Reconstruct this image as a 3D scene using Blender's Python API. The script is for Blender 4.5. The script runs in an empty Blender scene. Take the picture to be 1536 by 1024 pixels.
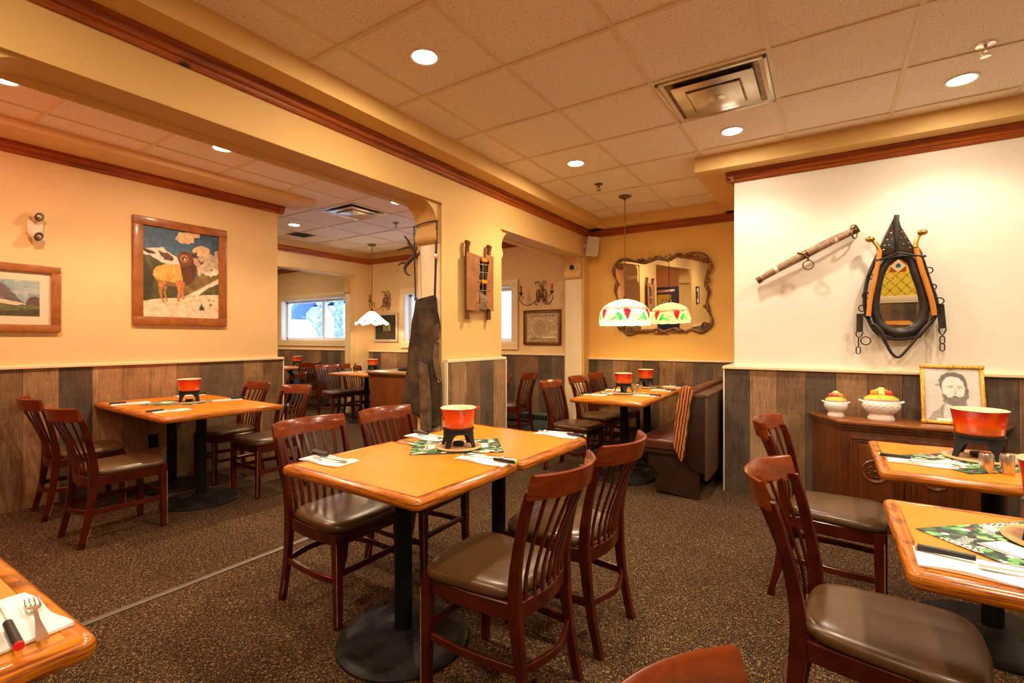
import bpy, bmesh, math, random
import numpy as np
from mathutils import Vector, Matrix, Quaternion
C = bpy.context.scene.collection
S = bpy.context.scene
PI = math.pi
rnd = random.Random(7)

# ---------------------------------------------------------------- materials
def _nt(name):
    m = bpy.data.materials.new(name); m.use_nodes = True
    nt = m.node_tree; b = nt.nodes['Principled BSDF']
    return m, nt, b
def _set(b, rough=.5, metal=0, coat=0, spec=.5):
    b.inputs['Roughness'].default_value = rough; b.inputs['Metallic'].default_value = metal
    b.inputs['Coat Weight'].default_value = coat; b.inputs['Specular IOR Level'].default_value = spec
    b.inputs['Coat Roughness'].default_value = .12
def N(nt, t, **k):
    n = nt.nodes.new(t)
    for a, v in k.items():
        if a.startswith('i_'): n.inputs[a[2:].replace('_', ' ')].default_value = v
        else: setattr(n, a, v)
    return n
def ramp(nt, fac, stops):
    r = nt.nodes.new('ShaderNodeValToRGB'); e = r.color_ramp.elements
    while len(e) < len(stops): e.new(.5)
    for q, (p, c) in zip(e, stops): q.position = p; q.color = (*c, 1)
    nt.links.new(fac, r.inputs[0]); return r.outputs[0]
def noise(nt, scale=(1, 1, 1), s=5, detail=4, rough=.6, coord='Object', dist=0):
    tc = nt.nodes.new('ShaderNodeTexCoord'); mp = nt.nodes.new('ShaderNodeMapping')
    mp.inputs['Scale'].default_value = scale
    nt.links.new(tc.outputs[coord], mp.inputs[0])
    n = N(nt, 'ShaderNodeTexNoise'); n.inputs['Scale'].default_value = s
    n.inputs['Detail'].default_value = detail; n.inputs['Roughness'].default_value = rough
    n.inputs['Distortion'].default_value = dist
    nt.links.new(mp.outputs[0], n.inputs['Vector']); return n.outputs['Fac']
def bump(nt, b, h, dist=.002, st=.5):
    n = nt.nodes.new('ShaderNodeBump'); n.inputs['Strength'].default_value = st; n.inputs['Distance'].default_value = dist
    nt.links.new(h, n.inputs['Height']); nt.links.new(n.outputs[0], b.inputs['Normal'])
def mat(name, c, rough=.5, metal=0, coat=0, var=.12, s=8, scale=(1, 1, 1), bmp=0, spec=.35):
    m, nt, b = _nt(name); _set(b, rough, metal, coat, spec)
    f = noise(nt, scale, s)
    lo = tuple(max(0, x * (1 - var)) for x in c); hi = tuple(min(1, x * (1 + var)) for x in c)
    nt.links.new(ramp(nt, f, [(.3, lo), (.7, hi)]), b.inputs['Base Color'])
    if bmp: bump(nt, b, f, bmp)
    return m
def wood(name, dark, light, scale=(1, 12, 12), s=3, rough=.3, coat=.3, p=(.3, .7), detail=6, bmp=.0004, spec=.35):
    m, nt, b = _nt(name); _set(b, rough, 0, coat, spec)
    f = noise(nt, scale, s, detail, .65, dist=.6)
    nt.links.new(ramp(nt, f, [(p[0], dark), (p[1], light)]), b.inputs['Base Color'])
    bump(nt, b, f, bmp); return m
def attrmat(name, rough=.6, emit=0, grain=None, coat=0, transl=0, mul=None, spec=.5):
    m, nt, b = _nt(name); _set(b, rough, 0, coat, spec)
    a = N(nt, 'ShaderNodeAttribute', attribute_name='Col'); col = a.outputs['Color']
    if grain:
        f = noise(nt, grain[0], grain[1], 8, .7, dist=.4)
        g = ramp(nt, f, [(.25, (grain[2],) * 3), (.75, (grain[3],) * 3)])
        mx = N(nt, 'ShaderNodeMix', data_type='RGBA', blend_type='MULTIPLY'); mx.inputs[0].default_value = 1
        nt.links.new(col, mx.inputs[6]); nt.links.new(g, mx.inputs[7]); col = mx.outputs[2]
        bump(nt, b, f, .001, .4)
    nt.links.new(col, b.inputs['Base Color'])
    if emit:
        nt.links.new(col, b.inputs['Emission Color']); b.inputs['Emission Strength'].default_value = emit
    return m
def lampglass(name, emit, tr=.6):
    m = bpy.data.materials.new(name); m.use_nodes = True; nt = m.node_tree; nt.nodes.remove(nt.nodes['Principled BSDF']); o = nt.nodes['Material Output']
    a = N(nt, 'ShaderNodeAttribute', attribute_name='Col'); d = nt.nodes.new('ShaderNodeBsdfDiffuse'); t = nt.nodes.new('ShaderNodeBsdfTranslucent'); e = nt.nodes.new('ShaderNodeEmission'); e.inputs[1].default_value = emit
    x = nt.nodes.new('ShaderNodeMixShader'); x.inputs[0].default_value = tr; ad = nt.nodes.new('ShaderNodeAddShader')
    for q in (d, t, e): nt.links.new(a.outputs['Color'], q.inputs[0])
    nt.links.new(d.outputs[0], x.inputs[1]); nt.links.new(t.outputs[0], x.inputs[2]); nt.links.new(x.outputs[0], ad.inputs[0]); nt.links.new(e.outputs[0], ad.inputs[1]); nt.links.new(ad.outputs[0], o.inputs[0]); return m
def emis(name, c, st):
    m, nt, b = _nt(name); b.inputs['Base Color'].default_value = (*c, 1)
    b.inputs['Emission Color'].default_value = (*c, 1); b.inputs['Emission Strength'].default_value = st
    return m

paint = {
 'cream': mat('cream_paint', (.78, .55, .27), .65, var=.03, s=3),
 'pale': mat('pale_cream_paint', (.86, .78, .64), .5, var=.03, s=3),
 'lamplit': mat('lamplit_yellow_paint', (.86, .53, .13), .6, var=.03, s=3),  # alcove wall colour with the pendant's amber glow painted in
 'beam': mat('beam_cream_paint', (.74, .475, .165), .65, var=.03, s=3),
 'trimw': mat('cream_gloss_paint', (.82, .67, .42), .35, var=.03, s=4),
 'white': mat('white_gloss_paint', (.82, .80, .74), .35, var=.03, s=4),
}
M_PLANK = attrmat('reclaimed_planks', .5, grain=((6, 6, 1), 6, .5, 1.35))
def plank_mat():
    m, nt, b = _nt('weathered_board_panelling'); _set(b, .6, 0, 0, .2)
    a = N(nt, 'ShaderNodeAttribute', attribute_name='Col')
    grain = noise(nt, (14, 14, 1.2), 4, 9, .7, dist=1.2)
    saw = noise(nt, (2, 2, 60), 3, 3, .6)
    blot = noise(nt, (1, 1, 1), 5, 5, .6)
    g = ramp(nt, grain, [(.28, (.48,) * 3), (.5, (1,) * 3), (.75, (1.5,) * 3)])
    s2 = ramp(nt, saw, [(.35, (.90,) * 3), (.6, (1.05,) * 3)])
    b2 = ramp(nt, blot, [(.3, (.72, .70, .68)), (.7, (1.22, 1.2, 1.15))])
    col = a.outputs['Color']
    for q in (g, s2, b2):
        mx = N(nt, 'ShaderNodeMix', data_type='RGBA', blend_type='MULTIPLY'); mx.inputs[0].default_value = 1
        nt.links.new(col, mx.inputs[6]); nt.links.new(q, mx.inputs[7]); col = mx.outputs[2]
    nt.links.new(col, b.inputs['Base Color']); bump(nt, b, grain, .0012, .5)
    return m
M_PLANK = plank_mat()
M_CROWN = wood('stained_pine_trim', (.15, .024, .003), (.52, .125, .008), (.6, .6, 14), 3, .42, 0, (.3, .75), spec=.28)
def knots(m):
    nt = m.node_tree; b = nt.nodes['Principled BSDF']
    old = b.inputs['Base Color'].links[0].from_socket
    tc = nt.nodes.new('ShaderNodeTexCoord'); v = nt.nodes.new('ShaderNodeTexVoronoi'); v.inputs['Scale'].default_value = 2.2
    nt.links.new(tc.outputs['Object'], v.inputs['Vector'])
    f = ramp(nt, v.outputs['Distance'], [(.045, (.05, .03, .02)), (.09, (1, 1, 1))])
    mx = N(nt, 'ShaderNodeMix', data_type='RGBA', blend_type='MULTIPLY'); mx.inputs[0].default_value = 1
    nt.links.new(old, mx.inputs[6]); nt.links.new(f, mx.inputs[7]); nt.links.new(mx.outputs[2], b.inputs['Base Color'])
knots(M_CROWN)
M_CHAIR = wood('cherry_stained_wood', (.034, .0030, .0006), (.088, .0095, .0018), (3, 3, 3), 2.5, .27, .10, (.3, .75), 3, .0001, .32)
M_CHAIR_WORN = mat('worn_bare_edge_wood', (.42, .25, .13), .6, var=.5, s=60)
M_RAIL = wood('cherry_rail_lit_tone', (.085, .010, .0015), (.25, .046, .005), (2, 8, 20), 2.0, .24, .25, (.2, .85), 4, .0001, .4)  # crest-rail copy of the chair wood, its orange lit look put into the colour
M_SEAT = mat('brown_vinyl', (.082, .038, .012), .30, var=.2, s=5, bmp=.0003, spec=.55)
M_TOP = wood('honey_laminate', (.60, .175, .004), (.71, .245, .008), (.5, 5, 5), 1.6, .38, .06, (.25, .75), 5, .00005)
M_EDGE = wood('oak_bullnose', (.15, .028, .002), (.58, .175, .010), (3, 3, 70), 2.8, .24, .35, (.36, .60), 9, .0004)
M_BLACK = mat('black_powder_coat', (.006, .006, .006), .45, var=.2, s=20, spec=.15)
M_BASE = mat('worn_cast_iron', (.016, .015, .013), .40, var=.7, s=9, bmp=.0006, spec=.12)
M_IRON = mat('matt_cast_iron', (.012, .012, .012), .5, var=.3, s=40, bmp=.0003, spec=.25)
M_STEEL = mat('brushed_steel', (.62, .60, .57), .28, metal=1, var=.12, s=4, scale=(30, 30, 1))
M_CHROME = mat('chrome', (.75, .74, .72), .12, metal=1, var=.03)
M_BRASS = mat('aged_brass', (.62, .38, .10), .28, metal=1, var=.25, s=30)
M_BRONZE = mat('antique_bronze', (.18, .10, .035), .4, metal=.8, var=.6, s=25, bmp=.001)
M_FRAMEGOLD = mat('bronzed_gilt', (.23, .115, .04), .42, metal=.55, var=.7, s=35, bmp=.002)
M_GILT = mat('gilt_frame', (.58, .30, .045), .42, metal=.45, var=.4, s=70, bmp=.0015)
M_LEATHER = mat('black_harness_leather', (.030, .021, .016), .38, var=.5, s=22, bmp=.0008)
M_APRON = mat('worn_suede_leather', (.060, .036, .018), .85, var=.9, s=7, bmp=.003)
M_APRON2 = mat('pale_worn_suede', (.13, .085, .045), .9, var=.7, s=9, bmp=.003)
M_HIDE = mat('tan_canvas', (.32, .125, .036), .8, var=.3, s=7, bmp=.001)
M_OLDWOOD = wood('weathered_grey_wood', (.15, .085, .045), (.46, .30, .17), (8, 1, 8), 4, .7, 0, (.3, .7))
M_HAME = wood('orange_varnished_wood', (.52, .17, .018), (.75, .29, .04), (8, 8, 1), 4, .3, .4, (.3, .7))
M_PINE = wood('picture_frame_pine', (.24, .07, .014), (.42, .14, .03), (2, 2, 2), 6, .4, .2)
M_CABINET = wood('carved_walnut', (.050, .011, .002), (.165, .044, .009), (10, 10, 1), 2.2, .3, .4, (.28, .78))
M_CABTOP = wood('polished_walnut', (.15, .040, .007), (.30, .095, .018), (1, 10, 10), 2.2, .2, .6, (.28, .78))
M_STATION = wood('stained_knotty_pine', (.13, .032, .005), (.22, .062, .010), (6, 6, 1), 2, .4, .2)
M_BENCHWOOD = mat('dark_brown_painted_wood', (.026, .010, .005), .45, var=.3, s=6, spec=.3)
M_BENCHBACK = wood('faded_brown_board', (.060, .030, .016), (.105, .056, .03), (8, 8, 1), 3, .5, 0)
M_ENAMEL_IN = mat('cream_enamel', (.78, .62, .42), .25, coat=.5, var=.05)
def ombre():
    m, nt, b = _nt('red_to_orange_enamel'); _set(b, .2, 0, .7)
    tc = nt.nodes.new('ShaderNodeTexCoord'); sp = nt.nodes.new('ShaderNodeSeparateXYZ')
    nt.links.new(tc.outputs['Object'], sp.inputs[0])
    mr = nt.nodes.new('ShaderNodeMapRange'); mr.inputs[1].default_value = 0; mr.inputs[2].default_value = .1
    nt.links.new(sp.outputs[2], mr.inputs[0])
    nt.links.new(ramp(nt, mr.outputs[0], [(.05, (.80, .15, .006)), (.5, (.74, .058, .004)), (.9, (.50, .010, .005))]), b.inputs['Base Color'])
    return m
M_POT = ombre()
M_TRIVET = wood('turned_beech', (.50, .28, .11), (.68, .43, .20), (6, 6, 6), 4, .5, .1)
M_CORK = mat('cork', (.42, .24, .11), .8, var=.35, s=60, bmp=.001)
M_PAPER = mat('white_paper_napkin', (.86, .83, .78), .8, var=.04, s=30)
M_HANDLE = mat('black_plastic', (.014, .014, .016), .35, var=.1)
M_RED = mat('red_plastic', (.62, .02, .015), .35); M_LIME = mat('lime_plastic', (.42, .72, .05), .35); M_ORANGE = mat('orange_plastic', (.8, .33, .03), .35)
M_CERAMIC = mat('white_glazed_ceramic', (.80, .76, .70), .22, coat=.5, var=.04)
M_YELLOWC = mat('yellow_glaze', (.80, .50, .06), .22, coat=.5, var=.15, s=20)
M_FR_RED = mat('red_glaze', (.68, .06, .035), .22, coat=.5); M_FR_OR = mat('orange_glaze', (.85, .36, .03), .22, coat=.5)
M_FR_LEM = mat('lemon_glaze', (.86, .74, .20), .22, coat=.5); M_FR_GR = mat('pale_green_glaze', (.62, .72, .30), .3, coat=.5, var=.4, s=90)
M_FR_PU = mat('plum_glaze', (.45, .10, .14), .3, coat=.5, var=.4, s=90)
M_BEIGEPL = mat('beige_plastic', (.74, .62, .44), .45, var=.03)
M_GREYPL = mat('speaker_cloth', (.52, .44, .31), .7, var=.1, s=80)
M_GREENMET = mat('grey_green_metal', (.12, .15, .13), .45, metal=.3, var=.2)
M_DARK = mat('dark_recess', (.012, .011, .010), .7)
M_ANTLER = mat('dark_antler', (.07, .03, .015), .6, var=.5, s=18, bmp=.003)
M_DENIM = mat('navy_cloth', (.012, .016, .026), .9, var=.3, s=40)
M_VENT = mat('satin_aluminium', (.58, .52, .42), .30, metal=.75, var=.08)
M_METSTRIP = mat('aluminium_strip', (.16, .125, .10), .4, metal=.3, var=.1)
M_DRIFT = mat('snow', (.80, .86, .95), .8, var=.05)
def mirror_mat():
    m, nt, b = _nt('silvered_mirror'); b.inputs['Base Color'].default_value = (.86, .86, .84, 1)
    _set(b, .015, 1); return m
M_MIRROR = mirror_mat()
def glass_mat():
    m = bpy.data.materials.new('window_glass'); m.use_nodes = True; nt = m.node_tree
    nt.nodes.remove(nt.nodes['Principled BSDF']); o = nt.nodes['Material Output']
    t = nt.nodes.new('ShaderNodeBsdfTransparent'); g = nt.nodes.new('ShaderNodeBsdfGlossy'); g.inputs['Roughness'].default_value = .02
    x = nt.nodes.new('ShaderNodeMixShader'); x.inputs[0].default_value = .08
    nt.links.new(t.outputs[0], x.inputs[1]); nt.links.new(g.outputs[0], x.inputs[2]); nt.links.new(x.outputs[0], o.inputs[0])
    return m
M_GLASS = glass_mat()
def carpet_mat():
    m, nt, b = _nt('brown_flecked_carpet'); _set(b, .95, 0, 0, .1)
    a = noise(nt, (1, 6, 1), 56, 2, .5); c = noise(nt, (6, 1, 1), 56, 2, .5)
    sel = noise(nt, (1, 1, 1), 24, 1, .5); big = noise(nt, (1, 1, 1), 1.2, 3, .5)
    fine = noise(nt, (1, 1, 1), 260, 2, .6)
    gt = N(nt, 'ShaderNodeMath', operation='GREATER_THAN'); gt.inputs[1].default_value = .5; nt.links.new(sel, gt.inputs[0])
    mx = N(nt, 'ShaderNodeMix', data_type='FLOAT'); nt.links.new(gt.outputs[0], mx.inputs[0]); nt.links.new(a, mx.inputs[2]); nt.links.new(c, mx.inputs[3])
    ad = N(nt, 'ShaderNodeMath', operation='MULTIPLY_ADD'); ad.inputs[1].default_value = .10; nt.links.new(fine, ad.inputs[0]); nt.links.new(mx.outputs[0], ad.inputs[2])
    col = ramp(nt, ad.outputs[0], [(.43, (.018, .008, .003)), (.57, (.044, .022, .009)), (.63, (.10, .055, .025)), (.73, (.42, .26, .13))])
    bg = ramp(nt, big, [(.3, (.85,) * 3), (.7, (1.12,) * 3)])
    m2 = N(nt, 'ShaderNodeMix', data_type='RGBA', blend_type='MULTIPLY'); m2.inputs[0].default_value = 1
    nt.links.new(col, m2.inputs[6]); nt.links.new(bg, m2.inputs[7]); nt.links.new(m2.outputs[2], b.inputs['Base Color'])
    bump(nt, b, ad.outputs[0], .004, .7); return m
M_CARPET = carpet_mat()
def tile_mat():
    m, nt, b = _nt('fissured_ceiling_tile'); _set(b, .9, 0, 0, .2)
    f = noise(nt, (1, 1, 1), 90, 3, .7); g = noise(nt, (1, 1, 1), 230, 2, .6)
    ad = N(nt, 'ShaderNodeMath', operation='MULTIPLY_ADD'); ad.inputs[1].default_value = .4; nt.links.new(g, ad.inputs[0]); nt.links.new(f, ad.inputs[2])
    nt.links.new(ramp(nt, ad.outputs[0], [(.53, (.30, .22, .15)), (.575, (.92, .82, .71)), (.8, (.97, .89, .79))]), b.inputs['Base Color'])
    bump(nt, b, ad.outputs[0], .002, .5); return m
M_TILE = tile_mat()
M_TBAR = mat('ceiling_grid_paint', (.80, .68, .47), .4, var=.03)
def blanket_mat():
    m, nt, b = _nt('striped_woven_blanket'); _set(b, .9, 0, 0, .1)
    tc = nt.nodes.new('ShaderNodeTexCoord'); w = nt.nodes.new('ShaderNodeTexWave'); w.bands_direction = 'X'
    w.inputs['Scale'].default_value = 14; w.inputs['Distortion'].default_value = 2.0; w.inputs['Detail'].default_value = 2; w.inputs['Detail Scale'].default_value = 1.5
    mp = nt.nodes.new('ShaderNodeMapping'); mp.inputs['Rotation'].default_value = (0, -.14, 0); nt.links.new(tc.outputs['Object'], mp.inputs[0]); nt.links.new(mp.outputs[0], w.inputs['Vector'])
    nt.links.new(ramp(nt, w.outputs['Fac'], [(.1, (.10, .015, .006)), (.4, (.30, .06, .015)), (.7, (.55, .19, .05)), (.9, (.42, .22, .08))]), b.inputs['Base Color'])
    return m
def vinyl_mat():
    m, nt, b = _nt('streaked_red_brown_vinyl'); _set(b, .32, 0, 0, .5)
    f = noise(nt, (14, 1.5, 6), 5, 5, .6)
    nt.links.new(ramp(nt, f, [(.3, (.055, .010, .004)), (.7, (.125, .034, .015))]), b.inputs['Base Color']); bump(nt, b, f, .002, .4)
    return m
M_VINYL = vinyl_mat()

# ---------------------------------------------------------------- mesh helpers
def BM(): return bmesh.new()
def build(name, b, mats, parent=None, ang=38, smooth=True):
    me = bpy.data.meshes.new(name)
    b.normal_update()
    if smooth:
        a = math.radians(ang)
        for f in b.faces: f.smooth = True
        for e in b.edges:
            e.smooth = not (len(e.link_faces) == 2 and e.calc_face_angle(0) > a)
    b.to_mesh(me); b.free()
    if not isinstance(mats, (list, tuple)): mats = [mats]
    for m in mats: me.materials.append(m)
    o = bpy.data.objects.new(name, me); C.objects.link(o)
    if parent: o.parent = parent
    return o
def struct(name, b, mats, **k):
    o = build(name, b, mats, **k); o['kind'] = 'structure'; return o
def tag(o, label, cat, group=None):
    o['label'] = label; o['category'] = cat
    if group: o['group'] = group
    return o
def thing(name, label, cat, loc=(0, 0, 0), rz=0, group=None):
    o = bpy.data.objects.new(name, None); C.objects.link(o); o.empty_display_size = .1
    o.location = loc; o.rotation_euler = (0, 0, rz); tag(o, label, cat, group); return o
def dup(o, parent=None):
    c = o.copy(); C.objects.link(c)
    if parent is not None: c.parent = parent
    for ch in list(o.children): dup(ch, c)
    return c
def box(b, x0, y0, z0, x1, y1, z1, bev=0, mi=0, M=None, seg=2):
    t = bmesh.new(); bmesh.ops.create_cube(t, size=1)
    for v in t.verts: v.co = Vector(((x0 + x1) / 2 + v.co.x * (x1 - x0), (y0 + y1) / 2 + v.co.y * (y1 - y0), (z0 + z1) / 2 + v.co.z * (z1 - z0)))
    if bev: bmesh.ops.bevel(t, geom=list(t.edges), offset=bev, segments=seg, affect='EDGES', profile=.5)
    merge(b, t, mi, M)
def merge(b, t, mi=0, M=None):
    vs = [b.verts.new((M @ v.co) if M else v.co) for v in t.verts]; t.verts.index_update()
    for f in t.faces:
        try: nf = b.faces.new([vs[v.index] for v in f.verts]); nf.material_index = mi
        except ValueError: pass
    t.free()
def loops(b, rows, close=True, mi=0, cap0=False, cap1=False):
    """rows: list of lists of points; skins consecutive rows."""
    R = [[b.verts.new(p) for p in r] for r in rows]; n = len(R[0]); out = []
    for i in range(len(R) - 1):
        for j in range(n if close else n - 1):
            k = (j + 1) % n
            try: f = b.faces.new((R[i][j], R[i][k], R[i + 1][k], R[i + 1][j])); f.material_index = mi; out.append(f)
            except ValueError: pass
    if cap0: f = b.faces.new(list(reversed(R[0]))); f.material_index = mi
    if cap1: f = b.faces.new(R[-1]); f.material_index = mi
    return out
def lathe(b, prof, n=24, c=(0, 0, 0), mi=0, cap0=True, cap1=True, M=None, sx=1, sy=1):
    rows = []
    for r, z in prof:
        row = [Vector((c[0] + r * sx * math.cos(2 * PI * i / n), c[1] + r * sy * math.sin(2 * PI * i / n), c[2] + z)) for i in range(n)]
        if M: row = [M @ p for p in row]
        rows.append(row)
    loops(b, rows, True, mi, cap0, cap1)
def cyl(b, p0, p1, r0, r1=None, n=12, mi=0):
    p0, p1 = Vector(p0), Vector(p1); r1 = r0 if r1 is None else r1
    q = (p1 - p0).to_track_quat('Z', 'Y').to_matrix()
    rows = [[p + q @ Vector((r * math.cos(2 * PI * i / n), r * math.sin(2 * PI * i / n), 0)) for i in range(n)] for p, r in ((p0, r0), (p1, r1))]
    loops(b, rows, True, mi, True, True)
def frames(pts, closed=False, up=None):
    P = [Vector(p) for p in pts]; n = len(P); T = []
    for i in range(n):
        a = P[(i - 1) % n] if (closed or i > 0) else P[i]; c = P[(i + 1) % n] if (closed or i < n - 1) else P[i]
        T.append((c - a).normalized())
    out = []
    if up is not None: up = Vector(up)
    pn = None
    for t in T:
        if up is not None: s = up.cross(t)
        else:
            if pn is None: s = t.orthogonal()
            else: s = pn - t * pn.dot(t)
        s.normalize(); pn = s; out.append((s, t.cross(s).normalized()))
    return P, out
def sweep(b, pts, prof, closed=False, up=None, mi=0, scale=None):
    """sweep a closed 2-D profile (u along side, v along normal) along pts."""
    P, F = frames(pts, closed, up); rows = []
    for i, (p, (s, n)) in enumerate(zip(P, F)):
        k = scale[i] if scale else 1
        rows.append([p + s * u * k + n * v * k for u, v in prof])
    if closed: rows.append(rows[0]); R = rows
    if closed:
        V = [[b.verts.new(q) for q in r] for r in rows[:-1]]; m = len(prof)
        for i in range(len(V)):
            A, B2 = V[i], V[(i + 1) % len(V)]
            for j in range(m):
                f = b.faces.new((A[j], A[(j + 1) % m], B2[(j + 1) % m], B2[j])); f.material_index = mi
    else: loops(b, rows, True, mi, True, True)
def circ(r, n=8, ry=None): ry = r if ry is None else ry; return [(r * math.cos(2 * PI * i / n), ry * math.sin(2 * PI * i / n)) for i in range(n)]
def rect(w, h, c=0):
    w /= 2; h /= 2
    if not c: return [(-w, -h), (w, -h), (w, h), (-w, h)]
    return [(-w + c, -h), (w - c, -h), (w, -h + c), (w, h - c), (w - c, h), (-w + c, h), (-w, h - c), (-w, -h + c)]
def tube(b, pts, r, n=8, closed=False, mi=0, scale=None): sweep(b, pts, circ(r, n), closed, None, mi, scale)
def smooth(pts, k=6, closed=False):
    P = [Vector(p) for p in pts]; n = len(P); out = []
    rng = range(n if closed else n - 1)
    for i in rng:
        p0 = P[(i - 1) % n] if closed or i > 0 else P[i]; p1 = P[i]; p2 = P[(i + 1) % n]; p3 = P[(i + 2) % n] if closed or i < n - 2 else P[(i + 1) % n]
        for j in range(k):
            t = j / k
            out.append(.5 * ((2 * p1) + (p2 - p0) * t + (2 * p0 - 5 * p1 + 4 * p2 - p3) * t * t + (3 * p1 - p0 - 3 * p2 + p3) * t ** 3))
    if not closed: out.append(P[-1])
    return out
def sphere(b, c, r, n=12, m=8, mi=0, sc=(1, 1, 1)):
    rows = []
    for i in range(1, m):
        a = PI * i / m
        rows.append([Vector((c[0] + r * sc[0] * math.sin(a) * math.cos(2 * PI * j / n), c[1] + r * sc[1] * math.sin(a) * math.sin(2 * PI * j / n), c[2] - r * sc[2] * math.cos(a))) for j in range(n)])
    loops(b, rows, True, mi, True, True)
def torus(b, c, R, r, n=20, m=8, mi=0, M=None):
    pts = [Vector((R * math.cos(2 * PI * i / n), R * math.sin(2 * PI * i / n), 0)) for i in range(n)]
    if M: pts = [M @ p for p in pts]
    pts = [p + Vector(c) for p in pts]; tube(b, pts, r, m, True, mi)
def prism(b, poly, d0, d1, axis='Y', mi=0, bev=0, rim=None):
    """poly: 2-D outline; extruded from d0 to d1 along axis ('Y': pts are x,z ; 'X': pts are y,z ; 'Z': x,y)"""
    def P(p, d): return Vector((p[0], d, p[1])) if axis == 'Y' else Vector((d, p[0], p[1])) if axis == 'X' else Vector((p[0], p[1], d))
    t = bmesh.new(); A = [t.verts.new(P(p, d0)) for p in poly]; B2 = [t.verts.new(P(p, d1)) for p in poly]; n = len(poly)
    t.faces.new(A); t.faces.new(list(reversed(B2)))
    for i in range(n): t.faces.new((A[i], B2[i], B2[(i + 1) % n], A[(i + 1) % n]))
    bmesh.ops.recalc_face_normals(t, faces=list(t.faces))
    if bev: bmesh.ops.bevel(t, geom=list(t.edges), offset=bev, segments=2, affect='EDGES', profile=.5)
    merge(b, t, mi)
def fixn(b): bmesh.ops.recalc_face_normals(b, faces=list(b.faces))

# ---------------------------------------------------------------- painted panels (real flat pictures, patterns)
def lin(c): return tuple(((x / 255) / 12.92 if x / 255 <= .04045 else ((x / 255 + .055) / 1.055) ** 2.4) for x in c)
class Canvas:
    def soft(s, n=1):
        for _ in range(n):
            p = np.pad(s.a, ((1, 1), (1, 1), (0, 0)), 'edge'); s.a = (p[1:-1, 1:-1] * 4 + p[:-2, 1:-1] + p[2:, 1:-1] + p[1:-1, :-2] + p[1:-1, 2:]) / 8
        return s
    def __init__(s, nx, ny, bg):
        s.nx, s.ny = nx, ny; s.a = np.zeros((ny, nx, 3)); s.a[:] = lin(bg)
        s.X, s.Y = np.meshgrid((np.arange(nx) + .5) / nx, (np.arange(ny) + .5) / ny); s.rs = np.random.RandomState(3)
    def tex(s, amt, k=60, seed=8):
        s.a = np.clip(s.a * (1 + amt * (s.noise(k, seed) - .5) + amt * (s.noise(k // 3, seed + 1) - .5))[..., None], 0, 1); return s
    def noise(s, k, seed=0):
        r = np.random.RandomState(seed); g = r.rand(k + 2, k + 2)
        x = s.X * k; y = s.Y * k; i = x.astype(int); j = y.astype(int); fx = x - i; fy = y - j
        fx = fx * fx * (3 - 2 * fx); fy = fy * fy * (3 - 2 * fy)
        return (g[j, i] * (1 - fx) + g[j, i + 1] * fx) * (1 - fy) + (g[j + 1, i] * (1 - fx) + g[j + 1, i + 1] * fx) * fy
    def mask(s, pts, wob=0, seed=1):
        X, Y = s.X, s.Y
        if wob: X = X + (s.noise(26, seed) - .5) * wob; Y = Y + (s.noise(26, seed + 5) - .5) * wob
        m = np.zeros(X.shape, bool); n = len(pts)
        for i in range(n):
            x0, y0 = pts[i]; x1, y1 = pts[(i + 1) % n]
            if y0 == y1: continue
            m ^= ((y0 > Y) != (y1 > Y)) & (X < (x1 - x0) * (Y - y0) / (y1 - y0) + x0)
        return m
    def put(s, m, c, a=1, var=0, seed=4, k=30):
        c = np.array(lin(c)); n = (1 + var * (s.noise(k, seed) - .5) * 2)[..., None] if var else 1
        a = (m * a)[..., None]; s.a = s.a * (1 - a) + np.clip(c * n, 0, 1) * a
    def poly(s, pts, c, a=1, var=0, wob=0, seed=1, k=30): s.put(s.mask(pts, wob, seed), c, a, var, seed, k)
    def ell(s, cx, cy, rx, ry, c, a=1, var=0, wob=0, seed=1, rot=0, k=30):
        X, Y = s.X - cx, s.Y - cy
        if wob: X = X + (s.noise(20, seed) - .5) * wob; Y = Y + (s.noise(20, seed + 9) - .5) * wob
        u = X * math.cos(rot) + Y * math.sin(rot); v = -X * math.sin(rot) + Y * math.cos(rot)
        s.put((u / rx) ** 2 + (v / ry) ** 2 < 1, c, a, var, seed, k)
    def line(s, pts, w, c, a=1, asp=1):
        for (x0, y0), (x1, y1) in zip(pts, pts[1:]):
            dx, dy = x1 - x0, (y1 - y0) * asp; L = dx * dx + dy * dy + 1e-9
            t = np.clip(((s.X - x0) * dx + (s.Y - y0) * asp * dy) / L, 0, 1)
            d = np.hypot(s.X - x0 - t * dx, (s.Y - y0) * asp - t * dy); s.put(d < w, c, a)
    def mesh(s, name, fn, m, parent=None, smooth=False):
        """fn(u,v)->xyz ; colour per cell."""
        me = bpy.data.meshes.new(name); nx, ny = s.nx, s.ny
        V = [fn(i / nx, j / ny) for j in range(ny + 1) for i in range(nx + 1)]
        F = [(j * (nx + 1) + i, j * (nx + 1) + i + 1, (j + 1) * (nx + 1) + i + 1, (j + 1) * (nx + 1) + i) for j in range(ny) for i in range(nx)]
        me.from_pydata(V, [], F); at = me.color_attributes.new('Col', 'FLOAT_COLOR', 'CORNER')
        col = np.ones((ny * nx, 4, 4), np.float32); col[:, :, :3] = s.a.reshape(-1, 1, 3)
        at.data.foreach_set('color', col.ravel())
        if smooth: me.polygons.foreach_set('use_smooth', [True] * len(F))
        me.materials.append(m); o = bpy.data.objects.new(name, me); C.objects.link(o)
        if parent: o.parent = parent
        return o
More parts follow.
